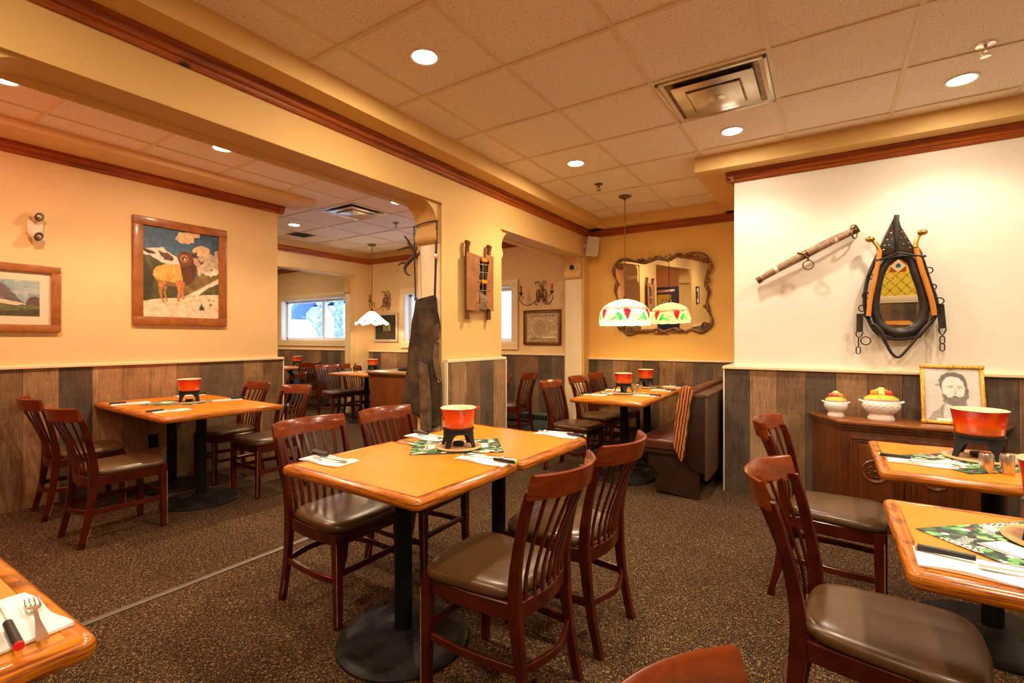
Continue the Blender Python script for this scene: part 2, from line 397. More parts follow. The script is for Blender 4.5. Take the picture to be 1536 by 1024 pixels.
def quadmap(q, size):
    """picture-photo pixel -> (u,v) for traced outlines; q = TL,TR,BR,BL"""
    (ax, ay), (bx, by), (cx, cy), (dx, dy) = q
    def f(p):
        u = v = .5
        for _ in range(12):
            yb = dy + (cy - dy) * u; yt = ay + (by - ay) * u; v = (yb - p[1]) / (yb - yt)
            xl = dx + (ax - dx) * v; xr = cx + (bx - cx) * v; u = (p[0] - xl) / (xr - xl)
        return (u, v)
    return f
# ================================================================= THE ROOM
XP, XPB = -2.60, -2.87            # faces of the dividing wall
YF, YR, XL, ZC, YB = 5.87, 4.44, -5.06, 2.80, -3.6
def wallbox(name, x0, y0, z0, x1, y1, z1, m='cream', bev=0):
    b = BM(); box(b, x0, y0, z0, x1, y1, z1, bev); return struct(name, b, paint[m])
b = BM(); box(b, -10.6, YB - .1, -.1, 3.6, 6.07, 0); struct('floor', b, M_CARPET)
b = BM(); box(b, -10.6, YB - .1, ZC, 3.6, 6.07, ZC + .06); struct('ceiling', b, M_TILE)
# ceiling grid
b = BM(); w = .012
def bars(x0, x1, y0, y1, gx, gy):
    k = gx
    while k > x0: k -= .622
    k += .622
    while k < x1: box(b, k - w, y0, ZC - .006, k + w, y1, ZC + .001); k += .622
    k = gy
    while k > y0: k -= .6235
    k += .6235
    while k < y1: box(b, x0, k - w, ZC - .007, x1, k + w, ZC + .001); k += .6235
bars(-2.385, 3.5, YB, 5.72, -2.12, 2.243); bars(-6.85, XPB, YB, YF, -4.416, 2.893); bars(-10.5, -7.05, YB, YF, -7.6, 2.893)
struct('ceiling_trim_1', b, M_TBAR)
# far wall, pierced by two windows
W1 = (-9.54, -7.48, 1.256, 2.06); W2 = (-5.96, -3.81, 1.24, 2.035)
b = BM()
for x0, x1 in ((-10.6, W1[0]), (W1[1], W2[0]), (W2[1], XP)): box(b, x0, YF, 0, x1, YF + .2, ZC)
for W in (W1, W2): box(b, W[0], YF, 0, W[1], YF + .2, W[2]); box(b, W[0], YF, W[3], W[1], YF + .2, ZC)
struct('wall_far', b, paint['cream'])
b = BM(); box(b, XP - .005, YF, 0, -.6, YF + .2, ZC); struct('wall_alcove', b, paint['lamplit'])
b = BM(); box(b, -.65, YR, 0, 3.6, YF + .2, ZC); struct('wall_right', b, paint['pale'])
wallbox('wall_side', 3.5, YB, 0, 3.6, YR, ZC, 'pale')
wallbox('wall_back', -10.6, YB - .1, 0, 3.6, YB, ZC, 'cream')
wallbox('wall_left', XL - .22, YB, 0, XL - .02, 3.07, ZC, 'cream')
wallbox('wall_end', -10.6, YB, 0, -10.5, YF, ZC, 'cream')
# dividing wall with its two openings
b = BM()
box(b, XPB, YB, 0, XP, .35, ZC); box(b, XPB, .35, 2.372, XP, 2.967, ZC); box(b, XPB, 2.967, 0, XP, 3.82, ZC)
box(b, XPB, 3.82, 2.325, XP, 5.68, ZC); box(b, XPB, 5.68, 0, XP, YF, ZC)
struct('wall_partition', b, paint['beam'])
b = BM(); box(b, -7.05, YB, 0, -6.85, 1.2, ZC); box(b, -7.05, 1.2, 2.36, -6.85, 5.5, ZC); box(b, -7.05, 5.5, 0, -6.85, YF, ZC)
struct('wall_inner', b, paint['cream'])
# coved brackets and bead mouldings at the openings
def bracket(b, x0, x1, y, zt, s, r=.2):
    P = [(y, zt + .002), (y - s * (r + .03), zt + .002)]
    P += [(y - s * (r + .03) + s * r * math.sin(t), zt - r + r * math.cos(t)) for t in [i * PI / 16 for i in range(1, 9)]]
    P += [(y - s * .045, zt - r - .03), (y - s * .055, zt - r - .06), (y - s * .05, zt - r - .09), (y - s * .025, zt - r - .115), (y, zt - r - .12)]
    prism(b, P, x0, x1, 'X')
b = BM()
bracket(b, XPB + .02, XP - .02, 2.967, 2.372, 1); bracket(b, XPB + .02, XP - .02, .35, 2.372, -1)
bracket(b, XPB + .02, XP - .02, 5.68, 2.325, 1, .16); bracket(b, XPB + .02, XP - .02, 3.82, 2.325, -1, .16)
bracket(b, -7.03, -6.87, 5.5, 2.36, 1, .18)
box(b, -2.885, .35, 2.360, -2.81, 2.967, 2.40, .004); box(b, -2.885, 3.82, 2.313, -2.81, 5.68, 2.35, .004)
box(b, -2.60, 2.955, .0, -2.592, 2.99, 2.372, .002); box(b, -2.60, 5.66, 0, -2.588, 5.70, 2.325, .003)
box(b, -2.60, .34, 2.372, -2.593, 2.99, 2.385, .002); box(b, -2.60, 3.80, 2.325, -2.593, 5.70, 2.337, .002)
box(b, -6.85, 5.45, 0, -6.835, 5.53, 2.36, .004); box(b, -6.85, 1.2, 2.36, -6.835, 5.53, 2.385, .004)
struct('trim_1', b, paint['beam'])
# painted jamb linings
b = BM(); box(b, -2.85, 5.668, 0, -2.62, 5.682, 2.06, .003); box(b, -2.85, 2.955, 0, -2.62, 2.969, 2.06, .003); box(b, -7.03, 5.488, 0, -6.87, 5.502, 2.07, .003)
struct('trim_7', b, paint['trimw'])
# soffits
b = BM(); box(b, XP, YB, 2.675, -2.385, YF, ZC); box(b, XP, 5.72, 2.675, -.6, YF, ZC); box(b, -.93, 4.25, 2.675, 3.5, YF, ZC)
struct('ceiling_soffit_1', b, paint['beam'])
b = BM(); box(b, XL - .02, YB, 2.742, -4.69, 3.28, ZC); struct('ceiling_soffit_2', b, paint['cream'])
# crown mouldings in stained pine
CP = [(0, 0), (.014, 0), (.02, .012), (.022, .026), (.036, .032), (.046, .052), (.046, .066), (.058, .072), (.058, .088), (0, .088)]
def crown(b, axis, base, sgn, a, c, z):
    prism(b, [(base + sgn * d, z + h * .95) for d, h in CP], a, c, 'Y' if axis == 'X' else 'X')
b = BM(); crown(b, 'X', XP, 1, YB, YF, 2.593); struct('trim_2', b, M_CROWN)
b = BM(); crown(b, 'Y', YF, -1, XP, -.62, 2.593); struct('trim_3', b, M_CROWN)
b = BM(); crown(b, 'Y', YR, -1, -.71, 3.5, 2.592); crown(b, 'X', -.65, -1, YR - .05, YF, 2.592); struct('trim_4', b, M_CROWN)
b = BM(); crown(b, 'X', XL - .02, 1, YB, 3.13, 2.66); crown(b, 'Y', 3.07, 1, XL - .22, XL + .035, 2.66); struct('trim_5', b, M_CROWN)
b = BM(); crown(b, 'Y', YF, -1, -6.85, XPB, 2.60); crown(b, 'Y', YF, -1, -10.5, -7.05, 2.64); crown(b, 'X', -6.85, 1, YB, YF, 2.60); struct('trim_6', b, M_CROWN)
# weathered-board dado with cream cap
PAL = {'g': (.105, .073, .050), 't': (.30, .172, .086), 'm': (.21, .120, .060), 's': (.165, .112, .073), 'l': (.34, .20, .10)}
def dado(n, p0, p1, zt, seq, first=None, pitch=.2, seed=1, out=.03, cap=True, edge=True):
    """boards from p0 to p1 (ground points); the panelling face is on the p0->p1 line, its body lies behind (left of direction)."""
    p0, p1 = Vector((*p0, 0)), Vector((*p1, 0)); L = (p1 - p0).length; d = (p1 - p0) / L; nrm = Vector((d.y, -d.x, 0))
    r = random.Random(seed); cuts = [0]; x = first if first else pitch
    while x < L - .02: cuts.append(x); x += pitch
    cuts.append(L); b = BM(); cl = b.loops.layers.float_color.new('Col')
    for i in range(len(cuts) - 1):
        a, c = cuts[i] + .0008, cuts[i + 1] - .0008; k = seq[i] if i < len(seq) else r.choice('gtmstmgl')
        base = PAL[k]; j = 1 + r.uniform(-.1, .1); col = (base[0] * j, base[1] * j, base[2] * j, 1)
        t = bmesh.new(); bmesh.ops.create_cube(t, size=1)
        for v in t.verts:
            v.co = p0 + d * (a + (v.co.x + .5) * (c - a)) - nrm * ((v.co.y + .5) * out) + Vector((0, 0, (v.co.z + .5) * zt))
        bmesh.ops.recalc_face_normals(t, faces=list(t.faces)); bmesh.ops.bevel(t, geom=[e for e in t.edges if abs(e.verts[0].co.z - e.verts[1].co.z) > .5], offset=.0015, segments=1, affect='EDGES')
        n0 = len(b.faces); merge(b, t); b.faces.ensure_lookup_table()
        for f in b.faces[n0:]:
            for lp in f.loops: lp[cl] = col
    o = struct('wall_dado_%d' % n, b, M_PLANK)
    if cap:
        b = BM(); q = rect(out + .022, .026, .005)
        sweep(b, [p0 + Vector((0, 0, zt + .013)) - nrm * (out / 2 - .008) - d * .006, p1 + Vector((0, 0, zt + .013)) - nrm * (out / 2 - .008) + d * .006], q, False, (0, 0, 1))
        if edge:
            for e in (p0 - d * .006, p1 + d * .006): c = e - nrm * (out / 2 - .002); box(b, c.x - .005 - abs(nrm.x) * out / 2, c.y - .005 - abs(nrm.y) * out / 2, 0, c.x + .005 + abs(nrm.x) * out / 2, c.y + .005 + abs(nrm.y) * out / 2, zt, .0015)
        struct('trim_rail_%d' % n, b, paint['trimw'])
dado(1, (XL, YB), (XL, 3.12), 1.052, [], first=(1.047 - YB) % .2055, pitch=.2055, seed=4)
dado(2, (-.72, YR - .03), (3.5, YR - .03), 1.026, 'gtmgtmgsgmtg', first=.19, pitch=.197, seed=8)
dado(3, (XP, YF - .03), (-.72, YF - .03), 1.012, 'gstmgtmgst', first=.12, pitch=.199, seed=3, edge=False)
dado(4, (XP + .025, 3.813), (XP + .025, 2.975), 1.085, 'tgml', first=.2, pitch=.198, seed=2)
dado(5, (-6.83, YF - .03), (XPB, YF - .03), 1.05, '', first=.1, pitch=.199, seed=21, edge=False)
dado(6, (-10.5, YF - .03), (-7.06, YF - .03), 1.06, '', first=.1, pitch=.2, seed=12, edge=False)
dado(7, (-.72, YF), (-.72, YR - .03), 1.026, '', seed=15, edge=False)
dado(8, (3.5, YB + .03), (-2.6, YB + .03), 1.06, '', seed=31, edge=False)
dado(9, (XP + .025, .33), (XP + .025, YB), 1.085, '', seed=17, edge=False)
dado(10, (XPB, YB + .03), (XL, YB + .03), 1.06, '', seed=18, edge=False)
# metal carpet joint under the wide opening
b = BM(); box(b, -2.81, .3, 0, -2.77, 2.97, .006, .0025); struct('floor_trim_1', b, M_METSTRIP)

# windows
def window(n, W, mull, seed=0):
    x0, x1, z0, z1 = W; y = YF; b = BM(); t = .10
    for a in ((x0 - t, z0 - t, x1 + t, z0), (x0 - t, z1, x1 + t, z1 + t), (x0 - t, z0, x0, z1), (x1, z0, x1 + t, z1)): box(b, a[0], y - .022, a[1], a[2], y + .001, a[3], .004)
    box(b, x0 - t - .012, y - .034, z0 - t - .012, x1 + t + .012, y - .02, z0 - t + .006, .003); box(b, x1 + t - .004, y - .034, z0 - t, x1 + t + .014, y - .02, z1 + t, .003)
    o = struct('window_%d' % n, b, paint['trimw'])
    b = BM(); f = .05
    for a in ((x0, z0, x1, z0 + f), (x0, z1 - f, x1, z1), (x0, z0, x0 + f, z1), (x1 - f, z0, x1, z1)): box(b, a[0], y + .10, a[1], a[2], y + .16, a[3], .006)
    for m in mull: box(b, m - .035, y + .095, z0, m + .035, y + .165, z1, .006)
    for a in ((x0, z0 - .001, x1, z0 + .004), (x0, z1 - .004, x1, z1), (x0, z0, x0 + .004, z1), (x1 - .004, z0, x1, z1)): box(b, a[0], y, a[1], a[2], y + .2, a[3])
    build('window_frame', b, paint['white'], o)
    b = BM(); box(b, x0 + .02, y + .126, z0 + .02, x1 - .02, y + .130, z1 - .02); build('window_pane', b, M_GLASS, o)
window(1, W1, [-8.30]); window(2, W2, [-4.9])

# the world beyond the windows
b = BM(); box(b, -34, 6.2, -.4, 10, 34, -.3); struct('outside_ground', b, M_DRIFT)
M_SIDING = mat('pale_siding', (.62, .68, .78), .8, var=.05); M_BLUETIM = mat('blue_timber', (.10, .22, .50), .7, var=.15)
M_BROWNROOF = mat('brown_eave_board', (.22, .12, .08), .8); M_SIGNB = emis('lit_blue_sign', (.02, .13, .62), 1.2); M_LET = emis('lit_lettering', (.8, .9, 1), 2.5)
M_FAIRY = emis('fairy_light', (.75, .88, 1), 14); M_BARK = mat('frosted_bark', (.25, .38, .62), .9, var=.6, s=14)
t = thing('lodge', 'pale snowy lodge with blue gabled roof seen outside the wide window', 'building', (-15.6, 13.2, -.3))
b = BM(); box(b, -4, 0, 0, 7.5, 3, 3.0); build('wall', b, M_SIDING, t)
b = BM(); prism(b, [(-4.5, 2.7), (-1.9, 4.3), (.6, 2.7), (.6, 2.45), (-1.9, 4.0), (-4.5, 2.45)], -.7, 3, 'Y'); build('gable_roof', b, M_BLUETIM, t)
b = BM(); prism(b, [(.2, 2.75), (3.0, 4.6), (6.4, 2.75), (6.4, 2.4), (3.0, 4.2), (.2, 2.4)], -.8, 3, 'Y'); build('gable_roof', b, M_BLUETIM, t)
b = BM(); box(b, 2.1, -.7, 2.3, 5.4, -.5, 2.55); build('eave_board', b, M_BROWNROOF, t)
for k, x in enumerate((-2.6, -.6, 1.7, 4.4)):
    b = BM(); box(b, x, -.05, .5, x + .9, .02, 1.6, .02); build('window', b, M_GREENMET, t)
t = thing('hanging_shop_sign', 'blue lit sign hanging outside the wide window', 'sign', (-11.5, 9.4, 1.57))
b = BM(); box(b, 0, 0, 0, .78, .05, .36, .01); build('panel', b, M_SIGNB, t)
b = BM(); tube(b, smooth([(.2, -.004, .19), (.26, -.004, .26), (.32, -.004, .20), (.38, -.004, .27), (.44, -.004, .20), (.52, -.004, .26)], 4), .012, 5)
tube(b, [(.22, -.004, .09), (.56, -.004, .09)], .009, 5); build('emblem', b, M_LET, t)
b = BM(); cyl(b, (.1, .025, .36), (.1, .025, .9), .012); cyl(b, (.68, .025, .36), (.68, .025, .9), .012); build('bracket', b, M_BLACK, t)
for i, (x, y, lab) in enumerate(((-12.1, 8.6, 'slim tree trunk wound with fairy lights behind the wider window sash'), (-10.75, 8.2, 'thicker frosted trunk with fairy lights beside the window mullion'))):
    t = thing('lit_tree', lab, 'tree', (x, y, -.3), group='trees with fairy lights'); r = random.Random(i)
    b = BM(); tube(b, smooth([(0, 0, 0), (.03, 0, 1), (-.02, 0, 2), (.03, 0, 3.4)], 4), .07 + .05 * i, 8)
    for k in range(7): z = 1.6 + .25 * k; a = r.uniform(0, 6); tube(b, [(0, 0, z), (.5 * math.cos(a), .3 * math.sin(a), z + .3), (.9 * math.cos(a), .5 * math.sin(a), z + .35)], .02, 5)
    build('trunk', b, M_BARK, t); b = BM()
    for k in range(70): z = .6 + 2.6 * k / 70; a = k * .9; q = .10 + .05 * i; sphere(b, (q * math.cos(a), q * math.sin(a), z), .014, 6, 4)
    o = build('fairy_lights', b, M_FAIRY, t)
t = thing('street_lamp', 'bright glaring street lamp outside beyond the blue sign', 'lamp', (-10.4, 9.9, -.3))
b = BM(); cyl(b, (0, 0, 0), (0, 0, 1.9), .04, .03); build('pole', b, M_BLACK, t)
b = BM(); sphere(b, (0, 0, 2.0), .13, 14, 10); build('globe', b, emis('street_lamp_globe', (1, .93, .8), 25), t)
M_FOLDW = emis('lit_window', (.75, .82, 1), 3)
t = thing('snowy_chalet', 'white chalet front glowing outside the tall narrow window', 'building', (-6.7, 11.5, -.3))
b = BM(); box(b, -1.2, 0, 0, 5.5, 2.6, 3.2); build('wall', b, M_SIDING, t)
b = BM(); box(b, 1.6, -.08, 2.0, 5.0, -.02, 2.35); build('fascia', b, M_BLUETIM, t)
for x in (.2, 2.2, 3.6): b = BM(); box(b, x, -.04, .8, x + .8, .02, 1.7); build('window', b, M_FOLDW, t)

# wall behind the camera, as the mirrors show it
M_BLUE = mat('blue_door_paint', (.035, .075, .19), .4, var=.1)
def stained(name, n, cells, m):
    c = Canvas(60, int(60 * n), (196, 160, 40)); k = c.noise(9, 2)
    c.put((k > .55), (196, 150, 40), .6); asp = n
    for i in range(-12, 24):
        c.line([(i * .28, 0), (i * .28 + asp * .9, 1)], .008, (60, 48, 24), 1, asp); c.line([(i * .28, 0), (i * .28 - asp * .9, 1)], .008, (60, 48, 24), 1, asp)
    for cx, cy in cells:
        h = .20; q = h / asp; c.poly([(cx - h, cy - q), (cx + h, cy - q), (cx + h, cy + q), (cx - h, cy + q)], (150, 34, 18))
        c.poly([(cx - h, cy), (cx, cy - q), (cx + h, cy), (cx, cy + q)], (196, 176, 120)); c.ell(cx, cy, h * .35, q * .35, (30, 70, 110))
    return c
M_STAIN = attrmat('leaded_glass', .25, emit=.3)
d = BM(); box(d, -4.72, YB, 0, -3.9, YB + .05, 2.10, .01); dr = struct('door_1', d, M_BLUE)
c = stained('g', 1.5, [(.5, .62)], None); c.mesh('glass_panel', lambda u, v: (-4.12 - .42 * u, YB + .06, 1.25 + .62 * v), M_STAIN, dr)
b = BM(); box(b, -4.62, YB + .05, 1.93, -4.0, YB + .07, 2.02, .005); build('door_closer', b, M_STEEL, dr)
for k, (x, cells) in enumerate(((.17, [(.5, .62)]), (.87, [(.5, .62)]), (1.57, [(.5, .62)]))):
    b = BM()
    for a in ((x - .04, 1.09, x + .7, 1.20), (x - .04, 2.16, x + .7, 2.22), (x - .04, 1.1, x + .02, 2.2), (x + .64, 1.1, x + .7, 2.2)): box(b, a[0], YB, a[1], a[2], YB + .05, a[3], .006)
    wn = struct('window_%d' % (k + 3), b, paint['trimw']); c = stained('g', 1.5, cells, None)
    c.mesh('leaded_glass', lambda u, v, x=x: (x + .64 - .62 * u, YB + .03, 1.20 + .96 * v), M_STAIN, wn)
t = thing('fire_extinguisher', 'red fire extinguisher on the wall beside the blue door, seen in the ornate mirror', 'fire extinguisher', (-3.66, YB + .075, 1.28))
b = BM(); lathe(b, [(.0, 0), (.07, .0), (.075, .02), (.075, .38), (.06, .43), (.025, .46), (.02, .5)], 16); build('cylinder', b, M_FR_RED, t)
b = BM(); box(b, -.02, -.02, .5, .09, .02, .55, .008); tube(b, smooth([(.0, .0, .5), (-.1, .02, .45), (-.11, .05, .25), (-.1, .06, .1)], 5), .012, 6); build('valve', b, M_BLACK, t)
t = thing('small_portrait', 'small dark-framed picture on the dividing wall, seen in the ornate mirror', 'picture', (XP, -.20, 1.80))
b = BM(); 
for a in ((-.14, -.2, .14, -.17), (-.14, .17, .14, .2), (-.14, -.2, -.11, .2), (.11, -.2, .14, .2)): box(b, .002, a[0], a[1], .025, a[2], a[3], .004)
build('frame', b, M_CABINET, t); b = BM(); box(b, .001, -.115, -.175, .008, .115, .175); build('mount', b, M_PAPER, t)
b = BM(); box(b, .008, -.05, -.09, .010, .05, .09); build('photograph', b, M_IRON, t)
# ================================================================= CEILING FITTINGS
WARM = (1.0, .80, .56)
M_LENS = emis('lamp_lens', (1, .83, .60), 38)
def downlight(x, y, z, lab, energy=40, col=WARM, spill=.20):
    t = thing('recessed_downlight', lab, 'ceiling light', (x, y, z), group='recessed ceiling downlights')
    b = BM(); lathe(b, [(.066, .004), (.082, .003), (.084, -.004), (.078, -.008), (.066, -.006)], 28, cap0=False, cap1=False); build('trim_ring', b, paint['white'], t)
    b = BM(); lathe(b, [(.067, .0), (.05, -.004), (.02, -.006)], 28); build('lens', b, M_LENS, t)
    l = bpy.data.lights.new('lamp', 'SPOT'); l.energy = energy; l.color = col; l.spot_size = math.radians(132); l.spot_blend = .5; l.shadow_soft_size = .045; l.energy = energy * .62
    o = bpy.data.objects.new('lamp', l); C.objects.link(o); o.parent = t; o.location = (0, 0, -.03)
    l = bpy.data.lights.new('lamp_spill', 'AREA'); l.shape = 'DISK'; l.size = .12; l.energy = energy * spill; l.color = col
    o = bpy.data.objects.new('lamp_spill', l); C.objects.link(o); o.parent = t; o.location = (0, 0, -.012); return t
DL = [(-1.815, 1.93, 'recessed ceiling light over the middle of the room with a starry glare', 54, WARM),
      (-1.82, 3.815, 'recessed ceiling light between the square vent and the dividing wall', 62, WARM),
      (-.578, 3.845, 'recessed ceiling light just in front of the square vent toward the pale wall', 42, (1, .87, .72)),
      (.667, 3.816, 'recessed ceiling light above the buffet and horse collar', 43, (1, .87, .72)),
      (-1.815, .05, 'recessed ceiling light behind the viewer over the carpet joint', 36, WARM), (-.578, 1.93, 'recessed ceiling light above the aisle overhead of the viewer', 55, WARM),
      (.667, 1.93, 'recessed ceiling light above the table for the buffet side', 75, WARM), (.667, .05, 'recessed ceiling light over the cut-off chair', 60, WARM), (-.578, -1.6, 'recessed ceiling light by the back wall', 60, WARM),
      (1.9, 3.0, 'recessed ceiling light beyond the buffet', 60, WARM), (1.5, -2.4, 'recessed ceiling light near the leaded windows', 70, WARM)]
for x, y, lab, e, c_ in DL: downlight(x, y, ZC, lab, e, c_, .10 if y > 3.82 or x > .6 and y > 3.8 else .20)
for x, y, lab, e in [(-4.035, 1.98, 'recessed light over the table beside the ram painting, half hidden by the beam', 62), (-4.035, .753, 'recessed light in the reddish ceiling cut by the picture edge', 42),
                  (-4.0, 3.82, 'recessed light beyond the opening close to the curved bracket', 50), (-5.95, 3.83, 'recessed light in the far room next to the small dark grille', 55), (-4.0, -1.4, 'recessed light in the side room behind the viewer', 40),
                  (-5.95, 1.9, 'recessed light hidden behind the ram painting wall', 50), (-8.6, 4.4, 'recessed light in the window bay ceiling', 75), (-8.6, 2.0, 'recessed light deep in the window bay', 45)]:
    downlight(x, y, ZC, lab, e, (1, .75, .48))
# the red glow the photograph shows on the side room ceiling
l = bpy.data.lights.new('red_lamp', 'POINT'); l.energy = 18; l.color = (1, .09, .03); l.shadow_soft_size = .1; o = bpy.data.objects.new('red_lamp', l); C.objects.link(o); o.location = (-4.35, -.45, 2.58)

def vent(x, y, lab, dark=False, s=.298):
    t = thing('square_ceiling_vent', lab, 'vent', (x, y, ZC)); b = BM()
    for a in ((-s, -s, s, -s + .022), (-s, s - .022, s, s), (-s, -s, -s + .022, s), (s - .022, -s, s, s)): box(b, a[0], a[1], -.012, a[2], a[3], .0, .003)
    build('frame', b, M_VENT, t)
    def cone(r0, z0, r1, z1, nm, m):
        b = BM(); R = lambda r, z: [Vector((-r, -r, z)), Vector((r, -r, z)), Vector((r, r, z)), Vector((-r, r, z))]
        loops(b, [R(r0, z0), R(r1, z1), R(r1 - .004, z1 + .004), R(r0 - .004, z0 + .004)], True); build(nm, b, m, t, smooth=False)
    b = BM(); box(b, -s + .02, -s + .02, -.0015, s - .02, s - .02, -.0005); build('plenum', b, M_BRONZE, t)
    cone(s * .86, -.004, s * .95, -.012, 'louvre', M_VENT)
    b = BM(); box(b, -.225, -.225, -.022, .225, .225, -.018, .002); build('outer_plate', b, M_VENT, t)
    b = BM(); box(b, -.155, -.155, -.0235, .155, .155, -.0215); build('slot', b, M_BRONZE, t)
    b = BM(); box(b, -.145, -.145, -.034, .145, .145, -.024, .003); lathe(b, [(.05, -.034), (.045, -.037), (.012, -.038), (.01, -.041)], 20, cap0=False); build('centre_plate', b, M_VENT, t)
    return t
vent(-.567, 3.197, 'square silver air diffuser set in the pale tiled ceiling'); vent(-4.727, 3.83, 'square silver air diffuser seen through the opening in the side room ceiling')
t = thing('small_ceiling_grille', 'small dark air grille near the far room ceiling light', 'vent', (-6.42, 4.25, ZC)); b = BM()
box(b, -.15, -.15, -.006, .15, .15, 0, .002); build('frame', b, M_GREENMET, t); b = BM()
for k in range(6): box(b, -.12, -.12 + .04 * k, -.011, .12, -.105 + .04 * k, -.005)
build('grille_slats', b, M_DARK, t)
def sprinkler(x, y, lab, m=M_BRONZE):
    t = thing('fire_sprinkler', lab, 'sprinkler', (x, y, ZC), group='ceiling fire sprinklers')
    b = BM(); lathe(b, [(.042, 0), (.04, -.006), (.02, -.010), (.012, -.012)], 20); build('escutcheon', b, m, t)
    b = BM(); cyl(b, (0, 0, -.01), (0, 0, -.035), .008); tube(b, [(.006, 0, -.03), (.018, 0, -.042), (.004, 0, -.06)], .003, 5); tube(b, [(-.006, 0, -.03), (-.018, 0, -.042), (-.004, 0, -.06)], .003, 5)
    lathe(b, [(.004, -.056), (.022, -.062), (.022, -.064), (.003, -.066)], 12); build('head', b, m, t)
sprinkler(-1.876, 4.453, 'bronze sprinkler head between the ceiling light and the hanging grape lamp'); sprinkler(.69, 3.43, 'chrome sprinkler head in the ceiling above the buffet side', M_CHROME); sprinkler(-4.73, 4.49, 'sprinkler head beyond the diffuser in the side room')

# ---- stained-glass pendant
def chain(b, x, y, z0, z1, L=.032):
    n = int((z1 - z0) / (L * .72)); st = (z1 - z0) / n
    for i in range(n):
        c = Vector((x, y, z0 + (i + .5) * st)); h = L / 2; w = .007
        P = [Vector((w * math.cos(a), 0, (h - w) * (1 if math.sin(a) >= 0 else -1) + w * math.sin(a))) for a in [2 * PI * (k + .5) / 8 for k in range(8)]]
        q = Matrix.Rotation(PI / 2 * (i % 2) + .5, 3, 'Z'); tube(b, [c + q @ p for p in P], .0022, 5, True)
t = thing('stained_glass_pendant', 'domed stained-glass pendant lamp with red grapes and green leaves over the bench table', 'pendant lamp', (-1.80, 4.98, 1.43))
prof = [(.264, 0), (.270, .05), (.262, .115), (.248, .155), (.222, .19), (.18, .222), (.12, .25), (.06, .266), (.03, .272)]
LEN = [0]
for (a, z0), (b_, z1) in zip(prof, prof[1:]): LEN.append(LEN[-1] + math.hypot(b_ - a, z1 - z0))
def shade(u, v):
    s = v * LEN[-1]; i = 0
    while i < len(LEN) - 2 and s > LEN[i + 1]: i += 1
    k = (s - LEN[i]) / (LEN[i + 1] - LEN[i]); r = prof[i][0] * (1 - k) + prof[i + 1][0] * k; z = prof[i][1] * (1 - k) + prof[i + 1][1] * k
    a = 2 * PI * u + .35
    if v < .02: z -= .008 * abs(math.sin(12 * PI * u))
    return (r * math.cos(a), r * math.sin(a), z)
c = Canvas(300, 84, (250, 238, 205)); ca = c.noise(40, 3); c.put(ca > .6, (236, 214, 160), .5); c.put(ca < .3, (250, 226, 205), .5)
V0 = .105 / LEN[-1] * 1.03
Q = 1.52
for k in range(6):
    u0 = k / 6 + .04
    c.ell(u0 + .01, .13 * Q, .017, .07 * Q, (40, 180, 80), 1, .25, .01, k + 2, .1); c.ell(u0 - .016, .11 * Q, .014, .05 * Q, (70, 205, 100), 1, .2, .01, k + 9, -.3)
    c.poly([(u0 + .030, .245 * Q), (u0 + .043, .268 * Q), (u0 + .070, .264 * Q), (u0 + .081, .235 * Q), (u0 + .074, .16 * Q), (u0 + .058, .07 * Q), (u0 + .043, .15 * Q)], (205, 10, 28), 1, .25, .004, k)
    for q in range(26):
        rr = random.Random(k * 40 + q); c.ell(u0 + .04 + rr.random() * .032, (.12 + rr.random() * .13) * Q, .0022, .006 * Q, (235, 90, 95), .7)
    c.ell(u0 + .105, .14 * Q, .014, .045 * Q, (185, 235, 180)); c.ell(u0 + .125, .09 * Q, .012, .035 * Q, (140, 215, 150)); c.ell(u0 + .14, .17 * Q, .012, .035 * Q, (200, 238, 190))
    c.line([(u0 + .092, .18 * Q), (u0 + .108, .12 * Q), (u0 + .122, .16 * Q), (u0 + .14, .1 * Q)], .0018, (50, 80, 50), .9, .28)
    c.line([(u0 - .03, .275 * Q), (u0, .262 * Q), (u0 + .03, .27 * Q), (u0 + .055, .288 * Q), (u0 + .09, .275 * Q), (u0 + .137, .275 * Q)], .0045, (150, 62, 20), 1, .28)
for v in (.47, .56, .65, .75, .86): c.line([(0, v), (1, v)], .0012, (150, 130, 90), .8, .28)
for u in range(36): c.line([(u / 36, .44), (u / 36, .95)], .0009, (160, 140, 100), .6, .28)
for u in range(60): c.line([(u / 60, .02), (u / 60 + .004 * math.sin(u * 3), .10)], .0009, (170, 150, 110), .6, .28)
c.put(c.Y < .035, (255, 248, 230), 1)
M_TIFF = lampglass('lit_leaded_glass', .22, .32)
c.mesh('glass_shade', shade, M_TIFF, t, True)
b = BM(); lathe(b, [(.032, .270), (.036, .276), (.02, .286), (.008, .300)], 16); build('cap', b, M_BRONZE, t)
b = BM(); chain(b, 0, 0, .295, 1.335); build('chain', b, M_BRONZE, t)
b = BM(); lathe(b, [(.066, 1.37), (.066, 1.362), (.045, 1.348), (.012, 1.34), (.008, 1.325)], 24); build('ceiling_canopy', b, M_BRONZE, t)
b = BM(); cyl(b, (0, 0, .18), (0, 0, .27), .02); build('bulb_holder', b, M_BRONZE, t); b = BM(); sphere(b, (0, 0, .1), .035, 12, 8); build('bulb', b, emis('pendant_bulb', (1, .85, .6), 12), t)
l = bpy.data.lights.new('lamp', 'POINT'); l.energy = 26; l.color = (1, .64, .27); l.shadow_soft_size = .05; o = bpy.data.objects.new('lamp', l); C.objects.link(o); o.parent = t; o.location = (0, 0, .10)

